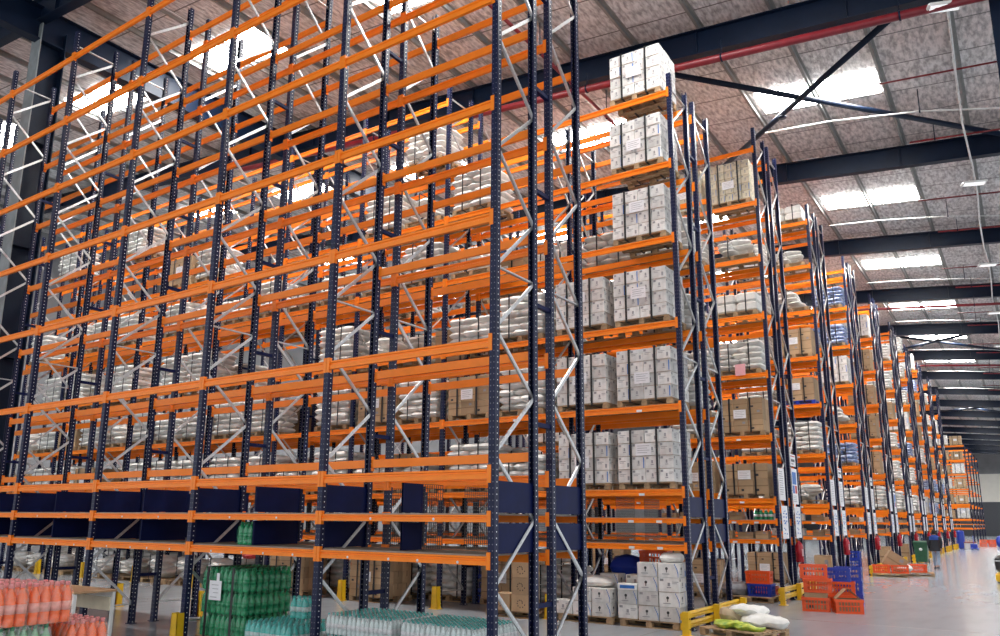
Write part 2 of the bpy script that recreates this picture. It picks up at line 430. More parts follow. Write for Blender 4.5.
def rail_mesh(h):
    if h in RL: return RL[h]
    mb = MB(); L = B/2-.05; d = .024; m = M['orange']
    pr = [(-d,-h/2),(-d,-h*.02),(-d+.017,h*.05),(-d+.017,h*.22),(-d,h*.30),(-d,h/2),(d,h/2),(d,-h/2)]
    mb.loft([[(x, y, z) for y, z in pr] for x in (-L, L)], m)
    for s in (-1, 1):
        a, b = sorted((s*(L-.012), s*(L+.046)))
        mb.box(a, b, -d-.014, -d-.006, -h/2-.05, h/2+.05, m)
        a, b = sorted((s*(L-.006), s*L)); mb.box(a, b, -d-.014, d, -h/2-.05, h/2+.05, m)
    RL[h] = mb.mesh('shelf_rail'); return RL[h]
def brace_runs(h, dep, flip=False):
    """(node, node) pairs of the zigzag lacing and the level struts of one frame"""
    zs = [(0.36, 1)]; z = 1.2; s = 0
    while z < 6.1: zs.append((z, s)); z += .82; s = 1-s
    zm = zs[-1][0]; nodes = [(zm, s)]; z = zm+.85; s = 1-s
    while z < h-.2: nodes.append((z, s)); z += .85; s = 1-s
    out = [(zs[i], zs[i+1], i) for i in range(len(zs)-1)]+[(nodes[i], nodes[i+1], i) for i in range(len(nodes)-1)]
    out += [((z, 0), (z, 1), 9) for z in (.36, zm, nodes[-1][0])]
    return [((za, 1-sa), (zb, 1-sb), i) for (za, sa), (zb, sb), i in out] if flip else out
def brace_bar(mb, n0, n1, i, dep):
    m = M['galv']; yy = (.05, dep-.05); xo = 0 if i == 9 else .014 if i % 2 else -.014
    a = Vector((xo, yy[n0[1]], n0[0])); b = Vector((xo, yy[n1[1]], n1[0]))
    mb.bar(a, b, .042, .022, m, (1, 0, 0))
    if i != 9:      # rolled lips of the lacing bar
        e = Vector((.014, 0, 0)); nrm = (b-a).normalized().cross(Vector((1, 0, 0)))*.018
        mb.bar(a+e+nrm, b+e+nrm, .008, .014, m, (1, 0, 0)); mb.bar(a+e-nrm, b+e-nrm, .008, .014, m, (1, 0, 0))
def brace_meshes(h, dep, flip, split):
    """one mesh per bar, or the whole lacing welded along one gusset strip where it is too far off to tell bars apart"""
    res = []; mb = MB()
    for n0, n1, i in brace_runs(h, dep, flip):
        if split: mb = MB()
        brace_bar(mb, n0, n1, i, dep)
        if split: res.append(('level_strut' if i == 9 else 'diagonal_brace', mb.mesh('brace')))
    if not split: res.append(('frame_bracing', mb.mesh('frame_bracing')))
    return res
BR = {}
def deck_mesh(dep):
    mb = MB(); mb.box(-B/2+.06, B/2-.06, .06, dep-.06, 0, .018, M['board']); return mb.mesh('shelf_deck')
def wire_mesh(w, h):
    mb = MB(); m = M['black_plastic']; n = int(w/.05)
    for i in range(n+1): mb.box(-.003, .003, i*w/n-.0035, i*w/n+.0035, 0, h, m)
    k = int(h/.05)
    for i in range(k+1): mb.box(-.0035, .0035, 0, w, i*h/k-.0035, i*h/k+.0035, m)
    return mb.mesh('mesh_divider')
def solid_mesh(w, h):
    mb = MB(); mb.box(-.012, .012, 0, w, 0, h, M['navyplain'])
    for y in (0, w-.02): mb.box(-.018, .018, y, y+.02, 0, h, M['navyplain'])
    return mb.mesh('divider_panel')
CACHE = {}
def cached(key, fn):
    if key not in CACHE: CACHE[key] = fn()
    return CACHE[key]
ROWS = {}
def fx(i): return X0-B*i
def rack(key, yf, dep, bays, label, kind, tall=2, levels=range(9), skip=(), spacer=False, top=None, raise3=False):
    """one single-deep run of pallet racking. frames before index `tall` are the short ones"""
    global X0
    o = empty('pallet_rack', (X0, yf, 0)); tag(o, label, 'rack')
    lift = .16 if key[0] == 1 else 0
    ROWS[key] = dict(y=yf, dep=dep, bays=bays, o=o, lift=lift)
    hs = lambda i: top or (11.59 if i < tall else 13.31)
    for i in range(bays+1):
        h = hs(i)
        for y, rz in ((0, 0), (dep, PI)):
            u = link('upright', upright_mesh(h), o, (-B*i, y, 0), rz)
            if yf < 30: link('foot_plate', FOOT, u)
        fl = key[1] == 1; split = yf < 26
        for bn, bme in cached(('br', h, dep, fl, split), lambda: brace_meshes(h, dep, fl, split)): link(bn, bme, o, (-B*i, 0, 0))
        if spacer:
            for z in (.9, 3.3, 5.0, 6.75, 8.4, 10.1):
                me = cached('spacer', lambda: (lambda q: (q.box(-.03, .03, .0, .38, -.03, .03, M['navyplain']), q.mesh('row_spacer'))[1])(MB()))
                link('row_spacer', me, o, (-B*i, dep, z))
    rails = []
    for i in range(bays):
        for j in levels:
            if j == 8 and i < tall: continue
            for back in (0, 1):
                if (i, back) in skip: continue
                zz = LV[j]+(.28 if raise3 and j == 2 and back else 0)+(lift if j > 4 else 0)
                loc = (-B*(i+.5), dep-.03 if back else .03, zz)
                dist = (Vector((X0+loc[0], yf+loc[1], loc[2]))-Vector((0, 0, 2))).length
                rails.append((dist, j, loc, back))
    rails.sort(key=lambda r: r[0])
    for d, j, loc, back in rails[:100]:
        link('shelf_rail', rail_mesh(LH[j]), o, loc, PI if back else 0)
    if rails[100:]:
        mb = MB()
        for d, j, loc, back in rails[100:]:
            me = rail_mesh(LH[j]); T = Matrix.Translation(loc) @ Matrix.Rotation(PI if back else 0, 4, 'Z')
            mb.add([v.co for v in me.vertices], [tuple(p.vertices) for p in me.polygons], M['orange'], False, T)
        s = mb.build('shelf_rail', o); s['kind'] = 'stuff'
    if kind:
        for i in range(bays):
            for j in (0, 1): link('shelf_deck', cached(('deck', dep), lambda: deck_mesh(dep)), o, (-B*(i+.5), 0, ZT(j)+.001))
    return o
P = 6.722; YA = 8.117
def yrow(k, half): return YA+P*k+(1.44 if half else 0)
PAIR = ['nearest', 'second', 'third', 'fourth', 'fifth', 'sixth', 'seventh', 'eighth', 'ninth', 'tenth', 'eleventh']
NB = {0: (6, 6), 1: (9, 9), 2: (7, 5), 3: (4, 3)}
for k in range(11):
    nb = NB.get(k, (2, 2))
    for half in (0, 1):
        skip = ((5, 1),) if (k, half) == (0, 0) else ((5, 0),) if (k, half) == (0, 1) else ()
        rack((k, half), yrow(k, half), 1.0 if half else 1.06, nb[half],
             'navy and orange pallet rack, %s half of the %s back-to-back pair' % ('rear' if half else 'front', PAIR[k]),
             k < 4, tall=2 if k < 2 else 0, skip=skip, spacer=(half == 0 and k < 2), raise3=(k == 0 and half == 0))
# far racks past the cross aisle
FAR = [106.0+P*k for k in range(5)]
for k, y in enumerate(FAR):
    rack((20+k, 0), y, 1.06, 2, 'navy and orange pallet rack past the cross aisle, %s of the far rows' % ORD[k+1], False, tall=0, levels=range(8), top=11.35)
# dividers in the low pigeonholes
def divider(key, i2, typ):
    r = ROWS[key]; o = r['o']; x = -B*i2/2
    for za, zb in ((ZT(0)+.03, LV[1]-.055), (ZT(1)+.03, LV[2]-.08)):
        w = r['dep']-.16
        if typ == 'solid': link('divider_panel', cached(('sol', w, za), lambda: solid_mesh(w, zb-za)), o, (x, .08, za))
        elif typ == 'mesh': link('mesh_divider', cached(('wir', w, za), lambda: wire_mesh(w, zb-za)), o, (x, .08, za))
        else:
            link('divider_panel', cached(('sol', .42, za), lambda: solid_mesh(.42, zb-za)), o, (x, .08, za))
            link('mesh_divider', cached(('wir', .45, za), lambda: wire_mesh(.45, zb-za)), o, (x, .52, za))
for i in range(13): divider((0, 0), i, 'half' if i == 1 else 'solid')
for i in range(13): divider((0, 1), i, 'solid' if i == 0 or i > 4 else 'mesh')
for i in range(9): divider((1, 0), i, 'solid' if i == 0 else 'mesh')
for i in range(7): divider((1, 1), i, 'solid' if i == 0 else 'mesh')
# round white stickers on the low rails of the nearest rack
mb = MB(); mb.lathe([(.019, -.003), (.019, 0)], M['paper'], 10, axis='y'); ST = mb.mesh('sticker')
for i in range(6):
    for j in (0, 1):
        for q in ((-.9, -.15, .35, 1.0) if j == 0 else (-.5, .6)):
            link('sticker', ST, ROWS[(0, 0)]['o'], (-B*(i+.5)+q, .0045, LV[j]-.01 if j else LV[j]-.028))

mb = MB(); mb.box(-.06, .06, -.003, 0, -.025, .025, M['paper']); TK = mb.mesh('price_ticket')
for key in ((1, 0), (2, 0), (3, 0), (4, 0)):
    for i in range(2):
        for j in (0, 1, 2, 3):
            for q in ((.6,) if j > 1 else (.35, .95)): link('price_ticket', TK, ROWS[key]['o'], (-B*(i+.5)+q, .0045, LV[j]-.035 if j > 1 else LV[j]-.015))
# ------------------------------------------------------------------ pallets
def pallet_parts(w=1.2, d=1.0):
    deck = MB(); n = 7
    for i in range(n):
        y = -d/2+i*(d-.1)/(n-1); deck.box(-w/2, w/2, y, y+.1, .118, .14, M['wood'])
    for x in (-w/2, -.05, w/2-.1): deck.box(x, x+.1, -d/2, d/2, .098, .118, M['wood'])
    bl = MB(); bl.box(-.06, .06, -.065, .065, .02, .098, M['wood']); bl = bl.mesh('block')
    ru = MB(); ru.box(-w/2, w/2, -.05, .05, 0, .02, M['wood']); ru = ru.mesh('runner')
    out = [('deck', deck.mesh('deck'), (0,0,0), 0, None, [])]
    for y in (-d/2+.065, 0, d/2-.065):
        out += [('block', bl, (x, y, 0), 0, None, []) for x in (-w/2+.06, 0, w/2-.06)]
        out.append(('runner', ru, (0, max(-d/2+.05, min(d/2-.05, y)), 0), 0, None, []))
    return out
proto('wooden_pallet', pallet_parts())
def merged(parts):
    mb = MB()
    for pn, me, pl, pr, lab, subs in parts:
        T = Matrix.Translation(pl) @ Matrix.Rotation(pr, 4, 'Z')
        for p in me.polygons: pass
        for mi, m in enumerate(me.materials):
            fs = [tuple(p.vertices) for p in me.polygons if p.material_index == mi]
            sm = any(p.use_smooth for p in me.polygons if p.material_index == mi)
            if fs: mb.add([v.co.copy() for v in me.vertices], fs, m, sm, T)
    return mb
single('wooden_pallet|far', merged(KIDS['wooden_pallet']))
def blue_pallet():
    mb = merged(KIDS['wooden_pallet']); mb.mats = [M['crate_blue']]; return mb
single('plastic_pallet', blue_pallet())
# ------------------------------------------------------------------ sacks
def sack_geo(mb, lx, ly, lz, seed, m, T=None):
    r = random.Random(seed); nx, ny = 9, 7; vs = []; fs = []
    ph = [r.uniform(0, 6) for _ in range(4)]
    for s in (1, -1):
        for i in range(nx):
            for j in range(ny):
                u = math.sin(PI/2*(2*i/(nx-1)-1)); v = math.sin(PI/2*(2*j/(ny-1)-1))
                e = max(0, (1-abs(u)**3.5))**.45*max(0, (1-abs(v)**3.5))**.45
                z = s*lz/2*e*(1+.16*math.sin(3*u+ph[0])*math.cos(2.4*v+ph[1]))
                x = lx/2*u*(1-.07*abs(v)**2)+.012*math.sin(4*v+ph[2]); y = ly/2*v*(1-.08*abs(u)**2)+.012*math.sin(4*u+ph[3])
                vs.append((x, y, z+.008*math.sin(5*u*v+ph[2])*e))
    for k in range(2):
        for i in range(nx-1):
            for j in range(ny-1):
                a = k*nx*ny+i*ny+j; q = (a, a+ny, a+ny+1, a+1)
                fs.append(q if k == 0 else q[::-1])
    mb.add(vs, fs, m, True, T)
def sack_layout(layers, seed, dz=.165):
    r = random.Random(seed); out = []
    for l in range(layers):
        z = .14+dz*(l+.5)
        if (l+seed) % 2:
            for x in (-.3, .3):
                for y in (-.25, .25): out.append((x+r.uniform(-.03, .03), y+r.uniform(-.03, .02), z+r.uniform(-.006, .006), r.uniform(-.06, .06), 0))
        else:
            for x in (-.4, 0, .4): out.append((x+r.uniform(-.02, .02), r.uniform(-.05, .02), z+r.uniform(-.006, .006), r.uniform(-.05, .05), 1))
    return out
def sk(kind, v, m):
    def f():
        mb = MB(); sack_geo(mb, *((.64, .54, .20), (.43, 1.06, .20))[kind], v*7+kind, m); return mb.mesh('sack')
    return cached(('sack', kind, v, m.name), f)
def strap_mesh(d, z1, w=.035):
    mb = MB(); m = M['strap']; t = .006; y0, y1 = -d/2-.012, d/2+.012
    mb.box(-w/2, w/2, y0-t, y0, .1, z1+t, m); mb.box(-w/2, w/2, y1, y1+t, .1, z1+t, m)
    mb.box(-w/2, w/2, y0, y1, z1, z1+t, m); mb.box(-w/2, w/2, y0, y1, .09, .097, m)
    return mb.mesh('strap')
def sack_load(name, layers, seed, m='sack', detail=True, strap=True, sheet=None):
    parts = []; lay = sack_layout(layers, seed); top = .14+.165*layers
    if detail:
        for q, (x, y, z, a, kd) in enumerate(lay): parts.append(('sack', sk(kd, (q*3+seed) % 4, M[m]), (x, y, z), a, None, []))
    else:
        mb = MB()
        for q, (x, y, z, a, kd) in enumerate(lay):
            sack_geo(mb, *((.64, .54, .20), (.43, 1.06, .20))[kd], (q*3+seed), M[m], Matrix.Translation((x, y, z)) @ Matrix.Rotation(a, 4, 'Z'))
        parts.append(('sacks', mb.mesh('sacks'), (0, 0, 0), 0, None, []))
    if strap:
        for x in (-.26, .3): parts.append(('strap', strap_mesh(1.06, top+.02), (x, 0, 0), 0, None, []))
    if sheet:
        s = MB(); s.box(-.14, .14, -.006, 0, -.16, .16, M[sheet]); parts.append(('label_sheet', s.mesh('label_sheet'), (.05, -.56, .32 if sheet == 'paper' else .12), 0, None, []))
    proto(name, parts)
for v in range(3): sack_load('sack_stack|big%d' % v, 6, v, 'sack', True)
sack_load('sack_stack|pink', 5, 4, 'sack', True, True, 'pink_paper')
for v in range(2): sack_load('sack_stack|low%d' % v, 4, v+5, 'sack', True)
for v in range(3): sack_load('sack_stack|far%d' % v, 5+v % 2, v, 'sack', False)
for v in range(2): sack_load('sack_stack|blue%d' % v, 5, v+1, 'sack_blue', False)
for v in range(2): sack_load('sack_stack|tan%d' % v, 5+v, v+1, 'sack_tan', False)
# loosely heaped white bags, wrapped
def heap(name, seed, h, m='sack', n=7):
    r = random.Random(seed); parts = []
    for i in range(n):
        me = sk(i % 2, i % 4, M[m])
        x = r.uniform(-.28, .28); y = r.uniform(-.2, .2) if i % 2 == 0 else 0
        z = .14+.10+(h-.2)*i/(n-1)
        parts.append(('sack', me, (x if i % 2 == 0 else x*.8, y, z), r.uniform(-.4, .4) if i % 2 == 0 else r.uniform(-.1, .1), None, []))
    parts.append(('strap', strap_mesh(1.06, .14+h+.03), (-.1, 0, 0), 0, None, []))
    proto(name, parts)
heap('sack_stack|heap0', 1, .55); heap('sack_stack|heap1', 9, .7)
# ------------------------------------------------------------------ cartons
def carton_mesh(w, d, h, m, deco=0, seed=0):
    """one carton; printing lies a hair above the board"""
    r = random.Random(seed); mb = MB(); g = .005
    mb.bbox(-w/2+g, w/2-g, -d/2+g, d/2-g, 0, h-.003, m, .005)
    e = .0012
    def dec(x0, x1, z0, z1, mm, side=0):
        x0, x1, z0, z1 = [q for q in (x0, x1, z0, z1)]
        if side == 0: mb.box(x0*w, x1*w, -d/2+g-e, -d/2+g, z0*h, z1*h, M[mm])
        else: mb.box(w/2-g, w/2-g+e, x0*d, x1*d, z0*h, z1*h, M[mm])
    if deco == 1:       # white carton, grey line drawing
        for s in (0, 1):
            k = r.randint(0, 2)
            if k == 0: dec(-.1, .1, .3, .36, 'grey_print', s); dec(-.06, .06, .42, .66, 'grey_print', s)
            elif k == 1: dec(-.35, .1, .62, .66, 'grey_print', s); dec(-.35, -.05, .5, .54, 'grey_print', s); dec(.2, .34, .2, .5, 'grey_print', s)
            else: dec(-.03, .05, .2, .7, 'grey_print', s); dec(-.3, .3, .12, .15, 'grey_print', s)
            dec(-.49, .49, .0, .03, 'carton_seam', s); dec(-.42, -.25, .75, .92, 'grey_print', s)
            if r.random() < .5: dec(.15, .45, .7, .74, 'grey_print', s); dec(.15, .38, .6, .63, 'grey_print', s)
            if r.random() < .2: dec(.33, .4, .1, .9, 'blue_print', s)
    if deco == 2:       # white carton with black emblem and blue sweep
        for s in (0, 1):
            n = 7
            for i in range(n):
                a = .30+.17*math.sin(PI/2*(1-i/(n-1))) if s == 0 else .25+.18*math.sin(PI/2*(1-i/(n-1)))
                dec(a-.02+.015*(i/(n-1)), min(.47, a+.025), i/n*.92+.04, (i+1)/n*.92+.04, 'blue_print', s)
            mb.lathe([(.03, -e), (.03, 0)], M['black_print'], 6, (-.08*w, -d/2+g, .62*h), axis='y') if s == 0 else mb.lathe([(.03, 0), (.03, e)], M['black_print'], 6, (w/2-g, -.08*d, .62*h), axis='x')
            dec(-.1, -.06, .36, .56, 'black_print', s); dec(-.3, .05, .22, .27, 'grey_print', s)
    if deco == 3:       # brown carton, tape and dark print
        dec(-.5+.02, .5-.02, .46, .54, 'carton_seam'); dec(.1, .3, .65, .85, 'grey_print') if r.random() < .5 else dec(-.3, -.12, .15, .3, 'black_print')
        dec(-.05, .05, .55, .99, 'carton_seam', 1)
        if r.random() < .5: dec(-.2, .25, .2, .24, 'red_print', 1)
    if deco == 4:       # brown carton with swirl mark
        for s in (0, 1):
            for i in range(10):
                a = i*.66; rr = .12+.02*i
                dec(rr*math.cos(a)*.8-.02, rr*math.cos(a)*.8+.025, .5+rr*math.sin(a)-.04, .5+rr*math.sin(a)+.04, 'black_print', s)
    return mb.mesh('carton')
def carton_load(name, nx, ny, nz, m, deco, W=1.2, D=1.0, H=1.0, seed=0, detail=True, sheet='paper', missing=0, tops=True):
    r = random.Random(seed); w, d, h = W/nx, D/ny, H/nz; parts = []
    mesh = [cached((m, deco, round(w, 3), round(d, 3), round(h, 3), q), lambda q=q: carton_mesh(w, d, h, M[m], deco, q)) for q in range(4)]
    for k in range(nz):
        for i in range(nx):
            for j in range(ny):
                if 0 < i < nx-1 and 0 < j < ny-1 and k < nz-1: continue
                if k == nz-1 and missing and r.random() < missing and j > 0: continue
                parts.append(('carton', mesh[r.randint(0, 3)], (-W/2+w*(i+.5)+r.uniform(-.006, .006), -D/2+d*(j+.5)+r.uniform(-.008, .008), .141+h*k), 0, None, []))
    if not detail:
        mb = merged(parts); parts = [('cartons', mb.mesh('cartons'), (0, 0, 0), 0, None, [])]
    for x in (-.3, .27): parts.append(('strap', strap_mesh(D+.03, .141+H+.004, .045), (x, 0, 0), 0, None, []))
    if sheet:
        s = MB(); s.box(-.17, .17, -.004, 0, -.12, .12, M[sheet])
        for q in range(4): s.box(-.13, .13-.05*(q % 2), -.0052, -.004, .07-.045*q, .078-.045*q, M['grey_print'])
        parts.append(('label_sheet', s.mesh('label_sheet'), (-.02, -D/2-.02, .141+H*(.42+.1*(seed % 3))), 0, 'white printed label sheet', []))
    proto(name, parts)
for v in range(3): carton_load('carton_stack|white%d' % v, 4, 3, 4, 'white_carton', 1, H=1.06, seed=v)
carton_load('carton_stack|cream', 5, 4, 5, 'cream_carton', 1, H=1.2, seed=3)
for v in range(2): carton_load('carton_stack|brown%d' % v, 3, 3, 3-v % 2, 'kraft', 3, H=.9-.1*v, seed=v+1)
for v in range(3): carton_load('carton_stack|far%d' % v, 3+v % 2, 3, 3, 'kraft' if v < 2 else 'white_carton', 3 if v < 2 else 1, H=.85+.12*v, seed=v, detail=False)
carton_load('carton_stack|swirl', 3, 3, 3, 'kraft', 4, H=.96, seed=8, sheet=None)
# flat white wrapped parcels
def wrapped(name, seed):
    r = random.Random(seed); parts = []
    for k in range(2):
        for i in range(2):
            mb = MB(); mb.bbox(-.29, .29, -.47, .47, 0, .27, M['sack'], .05)
            parts.append(('parcel', mb.mesh('parcel'), (-.3+.6*i+r.uniform(-.02, .02), 0, .141+.275*k), r.uniform(-.04, .04), None, []))
    for x in (-.28, .3): parts.append(('strap', strap_mesh(1.03, .71), (x, 0, 0), 0, None, []))
    proto(name, parts)
wrapped('parcel_stack', 3)
# ------------------------------------------------------------------ placing the stored loads
LEVN = {2: 'second', 3: 'third', 4: 'fourth', 5: 'fifth', 6: 'sixth', 7: 'seventh', 8: 'top'}
BAYN = ['end bay'] + ['%s bay' % ORD[i] for i in range(2, 14)]
WHAT = {'big': ('tall stack of white sacks', 'sack stack', 'white sack stacks on the racks'), 'low': ('low stack of white sacks', 'sack stack', 'white sack stacks on the racks'),
        'pink': ('white sacks with pink tag', 'sack stack', 'white sack stacks on the racks'), 'heap': ('loose heap of white bags', 'sack stack', 'white sack stacks on the racks'),
        'blue': ('blue and white sacks', 'sack stack', 'blue and white sack stacks'), 'tan': ('tan paper sacks', 'sack stack', 'tan sack stacks'),
        'white': ('strapped white cartons', 'carton stack', 'strapped white carton stacks'), 'cream': ('strapped cream cartons', 'carton stack', 'cream carton stacks'),
        'brown': ('strapped brown cartons', 'carton stack', 'brown carton stacks'), 'far': ('pale sacks', 'sack stack', 'white sack stacks on the racks'),
        'cfar': ('brown cartons', 'carton stack', 'brown carton stacks'), 'parcel': ('flat white wrapped parcels', 'parcel stack', 'wrapped parcel stacks'), 'swirl': ('brown cartons with black swirls', 'carton stack', 'brown carton stacks')}
SKIP = set()
def load(key, bay, slot, j, kind, var=0, blue=False):
    """kind on a pallet at beam level j (0 = the floor) of a bay; slot 0 is the aisle side"""
    if (key, bay, slot, j) in SKIP: return
    r = ROWS[key]
    x = X0-B*(bay+.5)+(.71 if slot == 0 else -.71)
    yc = r['y']+r['dep']/2-.02
    z = ZT(j)+(r['lift'] if j > 4 else 0) if j else 0
    k, half = key
    where = '%s level, %s, %s, %s' % (LEVN[j] if j else 'floor', BAYN[bay], 'aisle side' if slot == 0 else 'inner side',
             ('%s rack, %s pair' % ('rear' if half else 'front', PAIR[k])) if k < 20 else '%s far row' % ORD[k-19])
    far = k > 1
    mb = 'wooden_pallet' if key == (1, 0) and bay == 0 else 'wooden_pallet|far'
    if blue: spawn('plastic_pallet', (x, yc, z), 0, 'blue plastic pallet, '+where, 'pallet')
    else: spawn(mb, (x, yc, z), 0, 'wooden pallet, '+where, 'pallet', 'pallets stored on the racks')
    base = {'cfar': 'carton_stack|far%d' % var, 'parcel': 'parcel_stack', 'cream': 'carton_stack|cream', 'swirl': 'carton_stack|swirl', 'white': 'carton_stack|white%d' % var,
            'brown': 'carton_stack|brown%d' % var, 'pink': 'sack_stack|pink'}.get(kind, 'sack_stack|%s%d' % (kind, var))
    w, c, g = WHAT[kind]
    if kind == 'cfar' and var == 2: w = 'pale cartons'
    spawn(base, (x+R.uniform(-.03, .03), yc, z), R.uniform(-.02, .02), w+', '+where, c, g)
# second pair, front: the white carton stacks of the end bay
K = (1, 0)
for j in (2, 3, 4): load(K, 0, 0, j, 'white', j % 3); load(K, 0, 1, j, 'white', (j+1) % 3)
for j in (5, 6, 7): load(K, 0, 0, j, 'white', j % 3)
rr = random.Random(21)
for bay in range(1, 9):
    for j in (0, 2, 3, 4, 5, 6, 7):
        for slot in (0, 1):
            if j == 0 and bay == 1: continue
            p = {0: (0, 0, .35, .3, .6, .9, .8, .7, .7)[bay], 2: .85, 3: .85, 4: .6, 5: .55, 6: .4, 7: .12}[j]
            if rr.random() > p: continue
            t = rr.random()
            if j == 0: load(K, bay, slot, j, 'heap' if bay > 3 else 'brown', rr.randint(0, 1))
            elif t < .62: load(K, bay, slot, j, 'big', rr.randint(0, 2))
            elif t < .78: load(K, bay, slot, j, 'low', rr.randint(0, 1))
            elif t < .90: load(K, bay, slot, j, 'brown', rr.randint(0, 1))
            else: load(K, bay, slot, j, 'heap', rr.randint(0, 1))
K = (1, 1)
for bay in range(0, 9):
    for j in (0, 2, 3, 4, 5, 6):
        for slot in (0, 1):
            if j == 0 and bay < 1: continue
            if rr.random() > {0: .6, 2: .7, 3: .65, 4: .55, 5: .45, 6: .3}[j]: continue
            t = rr.random()
            load(K, bay, slot, j, *(('far', rr.randint(0, 2)) if t < .7 else ('cfar', rr.randint(0, 1))))
# third pair, end bay as seen from the aisle
K = (2, 0)
for j, a, va, b, vb in ((2, 'brown', 1, 'brown', 0), (3, 'brown', 0, 'low', 0), (4, 'pink', 0, 'low', 1), (5, 'parcel', 0, 'heap', 1), (6, 'heap', 0, 'low', 1), (7, 'cream', 0, 'cream', 0)):
    load(K, 0, 0, j, a, va); load(K, 0, 1, j, b, vb)
load(K, 0, 1, 0, 'cfar', 0)
for bay in range(1, 5):
    for j in (0, 2, 3, 4, 5, 6):
        for slot in (0, 1):
            if rr.random() < .55: load(K, bay, slot, j, *(('far', rr.randint(0, 2)) if rr.random() < .7 else ('cfar', rr.randint(0, 2))))
for bay in range(0, 3): load((3, 0), bay, 1, 0, 'cfar', bay % 2)
K = (3, 0)
for j, a, va, bl in ((2, 'heap', 0, False), (3, 'big', 1, False), (4, 'brown', 1, True), (5, 'brown', 0, False), (6, 'heap', 1, False), (7, 'heap', 0, False), (8, 'parcel', 0, False)):
    load(K, 0, 0, j, a, va, bl)
    if j < 8: load(K, 0, 1, j, 'far', j % 3)
K = (4, 0)
for j, a, va in ((2, 'low', 0), (3, 'blue', 1), (4, 'heap', 1), (5, 'cfar', 2), (6, 'blue', 0), (7, 'blue', 1)): load(K, 0, 0, j, a, va)
for k in range(5, 11):
    for j in range(2, 9):
        if rr.random() < (.85 if j < 8 else .3):
            t = rr.random()
            load((k, 0), 0, 0, j, *(('far', rr.randint(0, 2)) if t < .4 else ('cfar', rr.randint(0, 2)) if t < .85 else ('blue', rr.randint(0, 1))))
for j in range(2, 8): load((20, 0), 0, 0, j, 'cfar', j % 3); load((20, 0), 0, 1, j, 'cfar', (j+1) % 3)
# ------------------------------------------------------------------ goods on the low shelves of the end bays
def shelf_box(name, w, d, h, m, deco): single(name, (lambda me: merged([('', me, (0,0,0), 0, None, [])]))(carton_mesh(w, d, h, M[m], deco, 1)))
shelf_box('carton|s0', .34, .3, .2, 'kraft', 3); shelf_box('carton|s1', .26, .3, .24, 'white_carton', 1); shelf_box('carton|s2', .42, .36, .17, 'kraft', 3)
def bottle_profile(r, h):
    return [(r*.9, 0), (r, .02*h), (r, .16*h), (r*.93, .2*h), (r, .24*h), (r, .6*h), (r*.86, .72*h), (r*.42, .86*h), (r*.36, .89*h), (r*.36, .93*h)]
def bottle_mesh(r, h, m, label='white_label', n=12):
    mb = MB(); mb.lathe(bottle_profile(r, h), M[m], n)
    mb.lathe([(r*1.012, .30*h), (r*1.012, .52*h)], M[label], n)
    return mb.mesh('bottle')
def cap_mesh(r, h, m):
    mb = MB(); mb.lathe([(r*.44, .905*h), (r*.44, .985*h), (r*.38, h)], M[m], 10); return mb.mesh('cap')
proto('bottle|shelf', [('body', bottle_mesh(.045, .26, 'green_drink'), (0,0,0), 0, None, []), ('cap', cap_mesh(.045, .26, 'white_label'), (0,0,0), 0, None, [])])
y2 = yrow(2, 0)
for q in range(4):
    for s in (0, 1):
        spawn('bottle|shelf', (-5.72-.13*q, y2+.16+.14*s, ZT(1)+.02), 0, 'green bottle with white label and cap, in a cluster on the upper low shelf', 'bottle', 'green bottles on the third pair shelf')
def shelf_goods(k, n, seed):
    r = random.Random(seed); y = yrow(k, 0)
    for j in (0, 1):
        x = X0-.25 if (k, j) != (2, 1) else X0-.95
        for q in range(n):
            v = r.randint(0, 2); x -= .23
            z = ZT(j)+(.02 if k < 4 else 0)
            w, h = ((.34, .2), (.26, .24), (.42, .17))[v]
            spawn('carton|s%d' % v, (x, y+.30+r.uniform(0, .1), z), r.uniform(-.05, .05),
                  '%s carton, %s from aisle on the %s shelf, %s pair front' % (('small brown', 'small white', 'flat brown')[v], ORD[q+1], ('lower', 'upper')[j], PAIR[k]), 'carton', 'small cartons on low shelves')
            x -= w-.15
            x -= r.uniform(0, .15)
for k, n in ((2, 5), (3, 4), (4, 3), (5, 3), (6, 2), (7, 2), (8, 2)):
    if k >= 4:
        for j in (0, 1): link('shelf_deck', cached(('deck', 1.06), lambda: deck_mesh(1.06)), ROWS[(k, 0)]['o'], (-B*.5, 0, ZT(j)+.001))
    shelf_goods(k, n, k)
